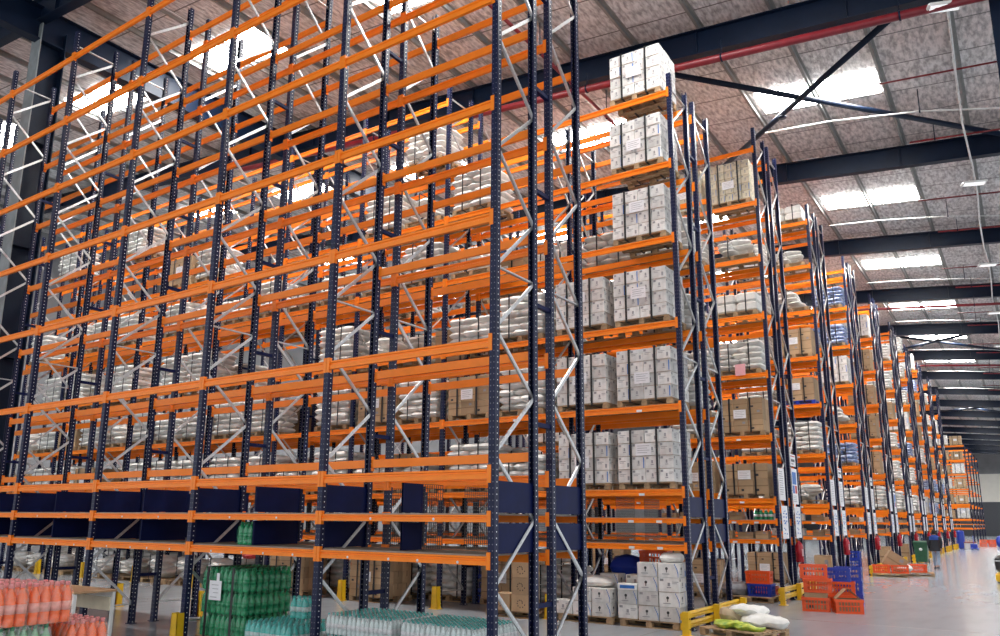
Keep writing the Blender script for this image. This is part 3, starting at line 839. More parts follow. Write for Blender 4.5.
# ------------------------------------------------------------------ bottle packs
def pack(name, nx, ny, r, h, drink, fl, cap, label='white_label', whole=False):
    parts = []; s = 2*r+.004
    bm_ = bottle_mesh(r, h, drink, label); cm = cap_mesh(r, h, cap)
    for i in range(nx):
        for j in range(ny):
            parts.append(('bottle', bm_, ((i-(nx-1)/2)*s, (j-(ny-1)/2)*s, .003), 0, None, [('cap', cm, (0, 0, 0), 0)]))
    if whole:       # too small or too hidden to tell bottles apart
        q = MB()
        for pn, me, pl, pr_, lab, subs in parts:
            for me2 in (me, subs[0][1]):
                for mi, m in enumerate(me2.materials): q.add([v.co.copy() for v in me2.vertices], [tuple(f.vertices) for f in me2.polygons if f.material_index == mi], m, True, Matrix.Translation(pl))
        parts = [('bottles', q.mesh('bottles'), (0, 0, 0), 0, None, [])]
    mb = MB(); W, D = nx*s/2+.003, ny*s/2+.003
    def ring(z, k, sc=0):
        pts = []
        for (ax, ay, bx, by, n) in ((-W,-D,W,-D,nx), (W,-D,W,D,ny), (W,D,-W,D,nx), (-W,D,-W,-D,ny)):
            for q in range(n*4):
                t = q/(n*4); x = ax+(bx-ax)*t; y = ay+(by-ay)*t
                b = (abs(math.sin(PI*t*n))-1)*k
                L = math.hypot(bx-ax, by-ay); nx_, ny_ = (by-ay)/L, -(bx-ax)/L
                pts.append(((x+nx_*b)*(1-sc), (y+ny_*b)*(1-sc), z))
        return pts
    mb.loft([ring(.002, .004, .03), ring(.02, .008), ring(.62*h, .010), ring(.74*h, .022), ring(.90*h, .045, .04), ring(.955*h, .05, .08), ring(1.004*h, .05, .22), ring(1.008*h, .05, .9)], M[fl], caps=False, smooth=True)
    parts.append(('film_wrap', mb.mesh('film_wrap'), (0, 0, 0), 0, None, []))
    proto(name, parts)
    return nx*s+.01, ny*s+.01
pack('bottle_pack|orange', 2, 4, .052, .40, 'orange_drink', 'film_pink', 'red_cap', 'pink_drink')
pack('bottle_pack|lime', 2, 4, .052, .40, 'lime_drink', 'film', 'green_cap', 'green_drink')
pack('bottle_pack|limelow', 2, 4, .052, .40, 'lime_drink', 'film', 'green_cap', 'green_drink', whole=True)
pack('bottle_pack|green', 3, 2, .056, .355, 'green_drink', 'film_green', 'green_cap', 'green_drink')
pack('bottle_pack|teal', 3, 2, .052, .33, 'teal_drink', 'film_teal', 'teal_cap')
pack('bottle_pack|clear', 5, 4, .038, .275, 'clear_drink', 'film', 'teal_cap', 'white_label')
pack('bottle_pack|clearlow', 5, 4, .038, .275, 'clear_drink', 'film', 'teal_cap', 'white_label', whole=True)
def packs(kind, spots, fmt, group, rz=0):
    for i, (x, y, z, extra) in enumerate(spots):
        spawn('bottle_pack|'+kind, (x, y, z), rz+R.uniform(-.03, .03), fmt % extra, 'bottle pack', group)
# the mixed stack at the near end of the photo
PX, PY = -8.76, 4.14
spawn('wooden_pallet', (PX, PY, 0), PI/2, 'wooden pallet under the stack of orange and pale green drink packs', 'pallet')
zz = .141; LY = .402
xs_ = [PX+.40-.225*i for i in range(5)]
nth = {0: 'aisle-side', 1: 'second', 2: 'third', 3: 'fourth', 4: 'fifth'}
cols = {0: 'near', 1: 'middle', 2: 'far'}
for a, x in enumerate(xs_):
    for b, y in enumerate((PY-.43, PY, PY+.58)):
        spawn('bottle_pack|limelow', (x, y, zz), 0, 'pale green drink pack, %s end, %s row, bottom layer of mixed stack' % (cols[b], nth[a]), 'bottle pack', 'pale green drink packs')
packs('lime', [(x, y, zz+LY, (cols[b], nth[a])) for a, x in enumerate(xs_) for b, y in enumerate((PY-.43, PY+.0)) if a in (0, 4) or b == 0], 'pale green drink pack, %s end, %s row, under the orange packs', 'pale green drink packs')
packs('orange', [(x-.02, PY+.60, zz+LY, nth[a]) for a, x in enumerate(xs_)], 'orange drink pack one layer down, %s row, far end of mixed stack', 'orange drink packs')
packs('orange', [(x+.02-.02*b, y-.06*a, zz+2*LY, (cols[b], nth[a])) for a, x in enumerate(xs_[:4]) for b, y in enumerate((PY-.28, PY+.17))], 'orange drink pack on top of mixed stack, %s end, %s row', 'orange drink packs')
# green drinks under the nearest rack
GX, GY = -10.86, 8.85
spawn('wooden_pallet', (GX, GY, 0), 0, 'wooden pallet under the strapped dark green drink packs', 'pallet')
LG = .358
for l in range(3):
    for a in range(3):
        for b in range(4):
            if l < 2 and a == 1 and b in (1, 2): continue
            spawn('bottle_pack|green', (GX-.38+.38*a, GY-.37+.245*b, .141+l*LG), R.uniform(-.02, .02),
                  'dark green drink pack, %s layer, %s column, %s row, strapped pallet' % (('bottom', 'middle', 'top')[l], ('inner', 'middle', 'aisle-side')[a], ORD[b+1]), 'bottle pack', 'dark green drink packs')
for i, x in enumerate((-.33, .3)):
    tag(link('strap', strap_mesh(1.04, .141+3*LG+.002, .05), None, (GX+x, GY-.005, 0)), 'black strap round the green drink packs, %s one' % ('inner', 'aisle-side')[i], 'strap')
mb = MB(); mb.box(-.15, .15, -.004, 0, -.17, .13, M['paper']); mb.box(.02, .09, -.004, 0, .13, .25, M['paper']); mb.box(-.11, .05, -.0052, -.004, -.13, -.12, M['grey_print'])
for q in range(3): mb.box(-.09+.02*q, .08, -.0052, -.004, .06-.06*q, .068-.06*q, M['grey_print'])
tag(mb.build('label_sheet', None, (GX-.14, GY-.525, .141+2*LG+.02)), 'white paper sheet stuck on the strapped green drink packs', 'paper')
spawn('bottle_pack|green', (-10.32, 8.38, ZT(0)+.021), 0, 'single green drink pack standing on the rack shelf', 'bottle pack')
# teal drinks
TX, TY = -9.56, 8.72
spawn('wooden_pallet', (TX, TY, 0), 0, 'wooden pallet under the teal drink packs, beside the green stack', 'pallet')
tl = [(TX-.40+.34*a, TY-.38+.225*b, .141, (ORD[a+1], ORD[b+1])) for a in range(3) for b in range(4)]
packs('teal', tl, 'teal drink pack on the low pallet, %s column, %s row', 'teal drink packs')
spawn('bottle_pack|teal', (TX-.06, TY+.20, .141+.335), .15, 'single teal drink pack on top of the low teal layer', 'bottle pack')
spawn('wooden_pallet', (-7.78, 8.72, 0), 0, 'wooden pallet under clear drink packs, next to the teal bottles', 'pallet')
spawn('wooden_pallet', (-6.40, 8.72, 0), 0, 'wooden pallet under clear drink packs, by the end frame', 'pallet')
for pi, (px, n) in enumerate(((-7.78, 3), (-6.40, 3))):
    for a in range(n):
        for b in range(3):
            for l in range(2):
                spawn('bottle_pack|clear'+('' if l else 'low'), (px-.41*(n-1)/2+.41*a, TY-.33+.325*b, .141+l*.28), R.uniform(-.03, .03),
                      'clear bottle pack with teal caps, %s layer, %s column, %s row, %s' % (('lower', 'upper')[l], ORD[a+1], ORD[b+1], ('by teal packs', 'by end frame')[pi]), 'bottle pack', 'clear bottle packs')
# work table
t = empty('work_table', (-12.95, 7.0, 0)); tag(t, 'work table with brown laminate top and pale steel legs beside drink packs', 'table')
mb = MB(); mb.bbox(-.8, .8, -.35, .35, .84, .875, M['table_top'], .006); mb.build('tabletop', t)
for x in (-.76, .76):
    for y in (-.31, .31):
        mb = MB(); mb.box(x-.022, x+.022, y-.022, y+.022, 0, .84, M['white_paint']); mb.build('leg', t)
mb = MB(); mb.box(-.74, .74, -.325, -.3, .76, .835, M['white_paint']); mb.box(-.74, .74, .3, .325, .76, .835, M['white_paint']); mb.build('apron', t)
mb = MB(); mb.box(-.74, .74, .27, .29, .55, .755, M['cream_carton']); mb.build('modesty_panel', t)
# ------------------------------------------------------------------ upright protectors and end guards
mb = MB(); w0, w1 = .10, .075
for a, b, c, d_ in ((-1, 1, 0, .012), (-1, -.84, 0, .13), (.84, 1, 0, .13)):
    mb.loft([[(a*w, c*1, z), (b*w, c, z), (b*w, c+d_, z), (a*w, c+d_, z)] for w, z in ((w0, .0), (w0*.9, .12), (w1, .5))], M['yellow'])
mb.box(-.13, .13, -.02, .15, 0, .012, M['yellow'])
single('upright_protector', mb)
for i in range(1, 9):
    spawn('upright_protector', (fx(i), yrow(1, 0)-.14, 0), 0, 'yellow upright protector, %s frame from aisle, front of second rack pair' % ORD[i+1], 'rack protector', 'yellow upright protectors')
spawn('upright_protector', (fx(2), yrow(0, 0)-.14, 0), 0, 'yellow upright protector on the nearest rack beside strapped green drinks', 'rack protector', 'yellow upright protectors')
for i in (3, 4): spawn('upright_protector', (fx(i), yrow(0, 1)+1.14, 0), PI, 'yellow upright protector, %s frame from aisle, back of nearest rack pair' % ORD[i+1], 'rack protector', 'yellow upright protectors')
def guard(k):
    y0 = yrow(k, 0)-.75; y1 = yrow(k, 1)+1.25; x = X0+.2
    o = empty('end_guard', (x, y0, 0)); L = y1-y0
    tag(o, 'yellow two-rail guard at the end of the %s rack pair' % PAIR[k], 'guard rail', 'yellow end guards')
    for y in (0, L/2, L):
        mb = MB(); mb.box(-.06, .06, y-.06, y+.06, .012, .42, M['yellow']); mb.box(-.1, .1, y-.1, y+.1, 0, .012, M['yellow'])
        for s in (.12, .30): mb.lathe([(.014, .06), (.014, .075)], M['black_plastic'], 6, (0, y, s), axis='x')
        mb.build('post', o)
    for z in (.10, .27):
        mb = MB(); pr = [(-.03,z),(-.03,z+.12),(.0,z+.12),(.012,z+.08),(-.012,z+.06),(.012,z+.04),(0,z)]
        mb.loft([[(a-.075, y, b) for a, b in pr] for y in (-.02, L+.02)], M['yellow']); mb.build('guard_rail', o)
for k in range(1, 11): guard(k)
# ------------------------------------------------------------------ signs and fire extinguishers on the frame ends
def sign(name, w, h, style):
    mb = MB(); r = random.Random(style)
    mb.box(0, .006, -w/2, w/2, -h/2, h/2, M['paper'])
    def ln(y0, y1, z0, z1, m): mb.box(.006, .0075, y0*w, y1*w, z0*h, z1*h, M[m])
    if style == 0:      # notice with lines of text
        for i in range(11): ln(-.36, .36-.25*r.random(), .38-.07*i, .40-.07*i, 'grey_print')
    if style == 1:      # blue hand-drawn looking diagram
        for i in range(26):
            y = r.uniform(-.32, .28); z = r.uniform(-.38, .36); ln(y, y+r.uniform(.06, .22), z, z+r.uniform(.015, .05), 'blue_print')
    if style == 2:      # coloured blocks
        ln(-.42, .3, .05, .40, 'blue_print'); ln(-.42, -.08, -.2, .02, 'blue_print'); ln(0, .36, -.2, .02, 'red_print')
        for i in range(4): ln(-.4, .2, -.28-.05*i, -.265-.05*i, 'grey_print')
    if style == 3:      # small plate with a big line
        ln(-.35, .35, -.12, .1, 'black_print'); ln(-.3, .1, -.35, -.25, 'grey_print'); ln(-.4, .4, .3, .38, 'red_print')
    single(name, mb)
sign('notice_board|a', .62, .86, 0); sign('notice_board|b', .62, .86, 1); sign('notice_board|c', .62, 1.0, 2); sign('notice_board|d', .6, .34, 3)
mb = MB(); mb.lathe([(.085, 0), (.105, .02), (.105, .44), (.075, .51), (.03, .55), (.03, .58)], M['red_gloss'], 14); E1 = mb.mesh('cylinder_body')
mb = MB(); mb.box(-.03, .03, -.02, .02, .575, .60, M['black_plastic']); mb.bar((-.03, 0, .605), (.10, 0, .64), .012, .03, M['black_plastic']); mb.bar((-.03, 0, .59), (.09, 0, .59), .012, .03, M['black_plastic']); E2 = mb.mesh('valve')
mb = MB(); mb.tube([(.02, .02, .59), (.02, .11, .60), (.02, .145, .5), (.02, .135, .25), (.02, .13, .1)], .013, M['black_plastic'], 8); E3 = mb.mesh('hose')
mb = MB(); mb.loft([[(.107*math.cos(t), .107*math.sin(t), z) for t in (-.7+.2*q for q in range(8))] for z in (.17, .36)], M['pink_label'], caps=False, closed=False); E4 = mb.mesh('instruction_label')
proto('fire_extinguisher', [('cylinder_body', E1, (0,0,0), 0, None, [('instruction_label', E4, (0,0,0), 0)]), ('valve', E2, (0,0,0), 0, None, []), ('hose', E3, (0,0,0), 0, None, [])])
for k in range(2, 11):
    xs = X0+.056
    for half in (0, 1):
        y = yrow(k, half)+.52; d = ROWS[(k, half)]['dep']
        h_ = ('front', 'rear')[half]
        spawn('notice_board|'+('a' if half == 0 else 'c' if k % 3 == 2 else 'a'), (xs, y-.1, 3.02), 0, 'white notice, upper of two, on %s frame of %s rack pair' % (h_, PAIR[k]), 'notice board', 'white notices on the rack ends')
        spawn('notice_board|b', (xs, y, 2.02), 0, 'white notice with blue diagrams, lower, on %s frame of %s rack pair' % (h_, PAIR[k]), 'notice board', 'white notices on the rack ends')
        if half == 1: spawn('notice_board|d', (xs, y-.15, 3.75), 0, 'small white plate above the notices, rear frame of %s rack pair' % PAIR[k], 'notice board', 'small plates on the rack ends')
    spawn('fire_extinguisher', (X0+.17, yrow(k, 1)-.06, .95), 0, 'red fire extinguisher hung on the end of the %s rack pair' % PAIR[k], 'fire extinguisher', 'fire extinguishers on the rack ends')
# ------------------------------------------------------------------ plastic crates
def crate(name, w, d, h, m):
    mb = MB(); t = .014
    mb.box(-w/2+.01, w/2-.01, -d/2+.01, d/2-.01, 0, .014, m)
    for z0, z1, o in ((0, .05, 0), (h*.48, h*.56, .003), (h-.06, h, .012)):
        mb.box(-w/2-o, w/2+o, -d/2-o, -d/2+t, z0, z1, m); mb.box(-w/2-o, w/2+o, d/2-t, d/2+o, z0, z1, m)
        mb.box(-w/2-o, -w/2+t, -d/2+t, d/2-t, z0, z1, m); mb.box(w/2-t, w/2+o, -d/2+t, d/2-t, z0, z1, m)
    n = 9
    for i in range(n+1):
        x = -w/2+t/2+(w-t)*i/n; b = .05 if i in (0, n) else .011
        for s in (-1, 1): mb.box(max(-w/2, x-b), min(w/2, x+b), s*(d/2-t/2)-t/2, s*(d/2-t/2)+t/2, .04, h-.05, m)
    n = 6
    for i in range(n+1):
        y = -d/2+t/2+(d-t)*i/n; b = .05 if i in (0, n) else .011
        for s in (-1, 1): mb.box(s*(w/2-t/2)-t/2, s*(w/2-t/2)+t/2, max(-d/2, y-b), min(d/2, y+b), .04, h-.05, m)
    single(name, mb)
crate('plastic_crate|o', .6, .42, .31, M['crate_orange']); crate('plastic_crate|b', .6, .42, .31, M['crate_blue'])
def cr(c, x, y, z, rz, label): spawn('plastic_crate|'+c, (x, y, z), rz, label, 'crate', 'orange plastic crates' if c == 'o' else 'blue plastic crates')
CXa, CYa = -4.36, 20.05
cr('o', CXa, CYa, 0, .16, 'orange slotted crate on the floor holding a brown carton, under two crates')
mb = merged([('', carton_mesh(.5, .34, .40, M['kraft'], 3, 2), (0,0,0), 0, None, [])]); tag(mb.build('carton', None, (CXa, CYa, .016), .16), 'brown carton packed in the lowest crate of the orange crate stack', 'carton')
cr('o', CXa+.06, CYa+.02, .42, .12, 'orange slotted crate resting on the brown carton, below another')
cr('o', CXa-.02, CYa+.03, .732, .2, 'topmost orange slotted crate of the stack on the brown carton')
OX, OY, OR = -3.68, 20.02, .38
cr('o', OX, OY, 0, OR, 'orange slotted crate on the floor with an open flapped carton inside')
o = empty('open_carton', (OX, OY, .016), OR); tag(o, 'open brown carton with raised flaps standing in the orange crate', 'carton')
mb = MB()
for s in (-1, 1): mb.box(-.26, .26, s*.17-.004, s*.17+.004, 0, .3, M['kraft']); mb.box(s*.26-.004, s*.26+.004, -.166, .166, 0, .3, M['kraft'])
mb.box(-.256, .256, -.166, .166, 0, .008, M['kraft']); mb.build('box_body', o)
for s in (-1, 1):
    mb = MB(); mb.loft([[(s*.26, -.17, .302), (s*.26, .17, .302), (s*.254, .17, .307), (s*.254, -.17, .307)], [(s*.03, -.17, .52), (s*.03, .17, .52), (s*.024, .17, .515), (s*.024, -.17, .515)]], M['kraft']); mb.build('flap', o)
cr('o', -3.98, 21.1, 0, .16, 'orange slotted crate under the blue crates behind the open carton')
cr('o', -3.98, 21.1, .312, .14, 'second orange crate of the stack capped by blue crates')
cr('b', -4.06, 21.1, .624, .12, 'blue slotted crate on top of two orange crates')
cr('b', -3.92, 21.75, 0, .1, 'blue crate on the floor behind the orange stack, lowest of three')
cr('b', -3.92, 21.75, .312, .12, 'blue crate in the middle of the stack of three blue ones')
cr('b', -3.92, 21.75, .624, .1, 'blue crate at the top of the stack of three blue ones')
spawn('wooden_pallet', (-6.22, yrow(2, 0)+.0, 0), 0, 'wooden pallet on the floor under blue and orange crates, third rack pair', 'pallet')
cr('b', -5.98, yrow(2, 0)-.18, .141, 0, 'blue slotted crate on a pallet under the third rack pair')
cr('o', -6.02, yrow(2, 0)-.16, .453, .05, 'orange slotted crate on the blue one under the third rack pair')
cr('o', -6.15, yrow(2, 0)+.85, .0, .05, 'orange crate on the floor at the back of the third rack end bay')
cr('b', -5.85, yrow(2, 0)+1.0, .30, .05, 'blue crate at the back of the third rack end bay') if False else None
# grey wrapped bundle beside it
mb = MB(); sack_geo(mb, .8, .5, .34, 5, M['grey_wrap']); tag(mb.build('wrapped_bundle', None, (-6.62, yrow(2, 0)-.15, .30), .5), 'grey film wrapped bundle on the pallet beside the blue crate', 'bundle')
# pallet with orange crates farther on
spawn('wooden_pallet', (-4.75, 34.7, 0), .12, 'wooden pallet on the aisle floor carrying orange crates and tilted cardboard', 'pallet')
spawn('wooden_pallet', (-3.95, 36.0, 0), .12, 'wooden pallet on the aisle floor, farther one of the crate pair', 'pallet')
cr('o', -5.0, 34.4, .141, .2, 'orange crate on the floor pallet, rack-side one in front of tilted cardboard')
cr('o', -4.38, 34.65, .141, .15, 'orange crate on the floor pallet in front of the white bag')
cr('o', -3.9, 35.8, .141, .3, 'orange crate alone on the farther aisle pallet')
o = link('cardboard_box', carton_mesh(.75, .5, .6, M['kraft'], 3, 4), None, (-4.75, 34.95, .30), .3); o.rotation_euler = (.0, .6, .3); tag(o, 'brown cardboard box tilted on the pallet of orange crates', 'carton')
mb = MB(); sack_geo(mb, .6, .45, .3, 8, M['sack']); tag(mb.build('plastic_bag', None, (-4.3, 35.05, .32), .4), 'white and blue bag lying behind the orange crates on the aisle pallet', 'bag')
for q in range(3): cr('b', -6.0, yrow(4, 0)-.65, .312*q, .02, ('bottom', 'middle', 'top')[q]+' blue crate stacked on the floor by the fifth rack pair')
for k in (3, 5, 6): 
    tag(merged([('', carton_mesh(.55, .5, .95, M['kraft'], 3, k), (0,0,0), 0, None, [])]).build('carton', None, (-5.9, yrow(k, 0)+.45, 0), .05), 'tall brown carton on the floor under the %s rack pair end bay' % PAIR[k], 'carton')
# ------------------------------------------------------------------ loose white cartons on the floor pallets
yC = yrow(1, 0)
for i, x in enumerate((-6.28, -7.66)): spawn('wooden_pallet', (x, yC+.36, 0), 0, 'wooden pallet on the floor under loose white cartons, %s one' % ('aisle-side', 'inner')[i], 'pallet')
wc = [cached(('wc', q), lambda q=q: carton_mesh(.42, .36, .27, M['white_carton'], (2, 2, 1)[q], q)) for q in range(3)]
def put(x, y, z, q, lab, rz=0): tag(link('carton', wc[q], None, (x, y, z), rz), lab, 'carton', 'loose white cartons')
heights = {0: [4, 4, 3], 1: [3, 2, 2]}
for pi, xb in enumerate((-6.28, -7.66)):
    for a in range(3 if pi == 0 else 3):
        for b in range(2):
            hN = [[4, 4], [4, 3], [2, 3]][a][b] if pi == 0 else [[2, 3], [2, 2], [1, 1]][a][b]
            for l in range(hN):
                put(xb+.42-.43*a-(.06 if pi else 0), yC+.06+.40*b, .141+.271*l, (a+b+l) % 3,
                    'white carton, %s up, %s column, %s row, %s floor pallet' % (ORD[l+1], ORD[a+1], ('front', 'rear')[b], ('aisle-side', 'inner')[pi]), R.uniform(-.03, .03))
mb = MB(); mb.bbox(-.2, .2, -.15, .15, 0, .12, M['white_carton'], .01); mb.box(-.15, .15, -.1515, -.15, .03, .09, M['blue_print'])
tag(mb.build('carton', None, (-6.73, yC+.02, .141+.271*2), .1), 'small white and blue carton lying on the lower white cartons', 'carton')
mb = MB(); sack_geo(mb, .46, .4, .2, 3, M['sack']); tag(mb.build('plastic_bag', None, (-5.9, yC+.2, .141+.271*4+.085), .3), 'crumpled white bag on top of the tallest white cartons', 'bag')
mb = MB(); sack_geo(mb, .8, .5, .22, 4, M['sack']); tag(mb.build('plastic_bag', None, (-7.55, yC+.25, .141+.271*2+.10), .1), 'flat white bag lying over the inner white cartons', 'bag')
yD = yrow(1, 1)
spawn('wooden_pallet|far', (-6.9, yD+.4, 0), 0, 'wooden pallet under orange crates at the back of the white cartons', 'pallet')
for q in range(4): cr('o', -6.85, yD+.25, .141+.312*q, .1, ('lowest', 'second', 'third', 'topmost')[q]+' orange crate stacked behind the loose white cartons')
for q in range(2): cr('o', -7.5, yD+.3, .141+.312*q, .1, ('lower', 'upper')[q]+' orange crate of the pair under the blue bag')
mb = MB(); sack_geo(mb, .75, .55, .5, 6, M['crate_blue']); tag(mb.build('plastic_bag', None, (-7.55, yD+.3, 1.02), .3), 'bulging blue bag behind the inner white cartons', 'bag')
cr('o', -7.5, yD+.3, .141, .1, '') if False else None
bagr = lambda x, y, z, s, lab: tag((lambda q: (sack_geo(q, .5, .4, .22, s, M['red_print']), q.build('bag', None, (x, y, z), .4*s))[1])(MB()), lab, 'bag')
bagr(fx(4)-.75, yC+.15, .98, 3, 'red printed bag lying on the floor heap of white bags, fifth bay of second pair')
# brown swirl cartons and blue crates behind the nearest pair
def swirl(x, y, z, lab): tag(link('carton', cached('swirlc', lambda: carton_mesh(.46, .42, .34, M['kraft'], 4, 1)), None, (x, y, z)), lab, 'carton', 'brown cartons with black swirls')
spawn('wooden_pallet', (-9.3, yC+.1, 0), 0, 'wooden pallet under brown cartons printed with black swirls', 'pallet')
for a in range(2):
    for l in range((3, 1)[a]): swirl(-9.02-.5*a, yC-.2, .141+.341*l, 'brown carton with black swirl, %s up, %s column' % (ORD[l+1], ('aisle-side', 'inner')[a]))
for a in range(2):
    for l in range(3): cr('b', -10.8-.66*a, yrow(1, 1)+.5, .312*l, 0, 'blue crate, %s up, %s stack behind the nearest rack pair' % (ORD[l+1], ('aisle-side', 'inner')[a]))
# ------------------------------------------------------------------ bag pile on the pallet by the guard
spawn('wooden_pallet', (-4.5, 14.82, 0), -.25, 'wooden pallet in the aisle under the pile of bags, by the yellow guard', 'pallet')
def bag(x, y, z, lx, ly, lz, rz, m, lab, seed, name='bag'):
    mb = MB(); sack_geo(mb, lx, ly, lz, seed, M[m]); r = random.Random(seed); a = [r.uniform(0, 6) for _ in range(6)]
    mb.v = [(p[0]+.03*math.sin(9*p[1]+a[0]), p[1]+.035*math.sin(8*p[0]+a[1]), p[2]+(.05*math.sin(7*p[0]+a[2])*math.cos(6*p[1]+a[3])+.025*math.sin(17*p[0]+9*p[1]+a[4]))*(1-(p[0]*1.8/lx)**2*.6)) for p in mb.v]; tag(mb.build(name, None, (x, y, z), rz), lab, 'bag')
bag(-4.2, 15.02, .25, .8, .5, .24, .5, 'sack', 'white folded sack nearest the aisle on the bag pile', 11, 'sack')
bag(-4.48, 15.12, .42, .62, .45, .2, 1.1, 'sack', 'white sack slumped on top of the bag pile', 12, 'sack')
bag(-4.68, 14.62, .21, .62, .36, .15, .15, 'yellow_bag', 'yellow green plastic bag at the front of the bag pile', 13)
bag(-4.33, 14.52, .20, .5, .3, .13, -.2, 'yellow_bag', 'yellow green bag with dark patch beside the white sack', 14)
bag(-4.74, 15.07, .33, .55, .4, .34, .7, 'sack_tan', 'tan paper sack standing behind the yellow green bags', 15, 'sack')
# ------------------------------------------------------------------ far aisle end
o = empty('wheelie_bin', (-4.95, 48.0, 0)); tag(o, 'dark green wheelie bin standing at a rack end', 'bin')
mb = MB(); mb.loft([[(-a, -b, z), (a, -b, z), (a, b, z), (-a, b, z)] for a, b, z in ((.26, .28, .06), (.33, .37, 1.02))], M['green_plastic']); mb.box(-.35, .35, -.39, .39, 1.02, 1.06, M['green_plastic']); mb.build('body', o)
mb = MB(); mb.loft([[(-.36, -.42, 1.06), (.36, -.42, 1.06), (.36, .4, 1.06), (-.36, .4, 1.06)], [(-.32, -.36, 1.13), (.32, -.36, 1.13), (.32, .36, 1.13), (-.32, .36, 1.13)]], M['green_plastic']); mb.build('lid', o)
for s in (-1, 1):
    mb = MB(); mb.lathe([(.1, -.025), (.1, .025)], M['black_plastic'], 14, (s*.28, .3, .1), axis='x'); mb.build('wheel', o)
mb = MB(); mb.lathe([(.08, -.003), (.08, 0)], M['white_paint'], 12, (0, -.36, .7), axis='y'); mb.build('emblem', o)
o = empty('floor_scrubber', (-.86, 33.9, 0)); tag(o, 'black rounded machine housing on a yellow base, cut by the photo edge', 'machine')
mb = MB(); mb.bbox(-.35, .35, -.45, .45, .34, .95, M['black_plastic'], .12); mb.build('housing', o)
mb = MB(); mb.bbox(-.37, .37, -.47, .47, .04, .335, M['yellow'], .05); mb.build('base', o)
mb = MB(); mb.box(-.34, -.1, -.4545, -.4505, .74, .78, M['galv']); mb.build('nameplate', o)
for x in (-.3, .3):
    for y in (-.35, .35):
        mb = MB(); mb.lathe([(.05, -.02), (.05, .02)], M['black_plastic'], 12, (x, y, .05), axis='x'); mb.build('wheel', o)
o = empty('pallet_truck', (-4.0, 76.0, 0), PI/2+.1); tag(o, 'blue hand pallet truck parked across the aisle', 'pallet truck')
mb = MB()
for y in (-.2, .2): mb.box(-.9, .5, y-.08, y+.08, .07, .14, M['crate_blue']); mb.box(-.85, -.75, y-.03, y+.03, 0, .08, M['black_plastic'])
mb.build('fork', o)
mb = MB(); mb.bbox(.5, .75, -.25, .25, .05, .45, M['crate_blue'], .03); mb.build('pump_body', o)
mb = MB(); mb.tube([(.7, 0, .4), (.85, 0, 1.1)], .02, M['crate_blue'], 8); mb.tube([(.85, -.16, 1.12), (.87, 0, 1.18), (.85, .16, 1.12)], .016, M['black_plastic'], 8); mb.build('handle', o)
mb = MB(); mb.bbox(-.45, .45, -.3, .3, 0, .5, M['white_paint'], .04); mb.box(-.47, .47, -.32, .32, .5, .57, M['red_paint']); tag(mb.build('cool_box', None, (-4.35, 77.6, 0), .1), 'white cool box with red lid beside the pallet truck', 'box')
for q, (x, y, z) in enumerate(((-3.9, 88.2, 0), (-3.2, 88.5, 0), (-3.85, 88.25, .312), (-3.2, 88.5, .312))): cr('o', x, y, z, .1*q, 'orange crate in the far cluster, %s, %s' % (('rack-side column', 'aisle column')[q % 2], ('on floor', 'stacked on top')[q > 1]))
for q, (x, y) in enumerate(((-2.3, 86.0), (-1.2, 86.8))):
    mb = MB(); sack_geo(mb, 1.0, .9, 1.0, 30+q, M['crate_blue' if q == 0 else 'sack_blue']); tag(mb.build('tarpaulin_bundle', None, (x, y, .5), q), ('plain blue', 'blue and white')[q]+' wrapped bundle at the far end of the aisle', 'bundle')
mb = MB(); mb.bbox(-.26, .26, -.3, .3, -.75, .75, M['crate_blue'], .09); tag(mb.build('tarpaulin_bundle', None, (-5.15, 79.4, .75), .4), 'tall blue covered bundle standing by the far racks', 'bundle')
# ------------------------------------------------------------------ the walking person
def limb_mesh(name, pts, edges, rad, m, parent, sub=2):
    me = bpy.data.meshes.new(name); me.from_pydata(pts, edges, []); o = link(name, me, parent)
    md = o.modifiers.new('skin', 'SKIN'); md.use_smooth_shade = True
    for i, r in enumerate(rad): me.skin_vertices[0].data[i].radius = r if isinstance(r, tuple) else (r, r)
    me.skin_vertices[0].data[0].use_root = True
    sb = o.modifiers.new('sub', 'SUBSURF'); sb.levels = sub; sb.render_levels = sub
    me.materials.append(m); return o
pr = empty('person', (-3.75, 41.8, 0), -.15)
tag(pr, 'person walking away down the aisle in a charcoal jacket with blue shoulders and pale jeans', 'person')
# body: one continuous surface, stepping stride (facing +y, away)
pts = [(0,0,.93),(0,.01,1.12),(0,.0,1.34),(0,.0,1.45),(0,.015,1.52),(0,.03,1.60),(0,.03,1.68),
       (-.18,.0,1.40),(-.25,-.03,1.14),(-.25,.08,.92),(-.25,.12,.84),
       (.18,.0,1.40),(.25,.03,1.14),(.25,-.04,.92),(.25,-.06,.84),
       (-.10,.0,.88),(-.10,.14,.50),(-.10,.10,.10),(-.10,.24,.05),
       (.10,.0,.88),(.10,.02,.48),(.10,-.22,.12),(.10,-.12,.04)]
ed = [(0,1),(1,2),(2,3),(3,4),(4,5),(5,6),(3,7),(7,8),(8,9),(9,10),(3,11),(11,12),(12,13),(13,14),(0,15),(15,16),(16,17),(17,18),(0,19),(19,20),(20,21),(21,22)]
rad = [(.15,.10),(.145,.10),(.165,.11),(.10,.08),.05,(.075,.09),(.06,.075),.065,.048,.034,.036,.065,.048,.034,.036,.085,.062,.042,(.04,.03),.085,.062,.042,(.04,.03)]
limb_mesh('body', pts, ed, rad, M['skin'], pr)
def ell(z, a, b, y=0): return [(a*math.cos(2*PI*q/20), y+b*math.sin(2*PI*q/20), z) for q in range(20)]
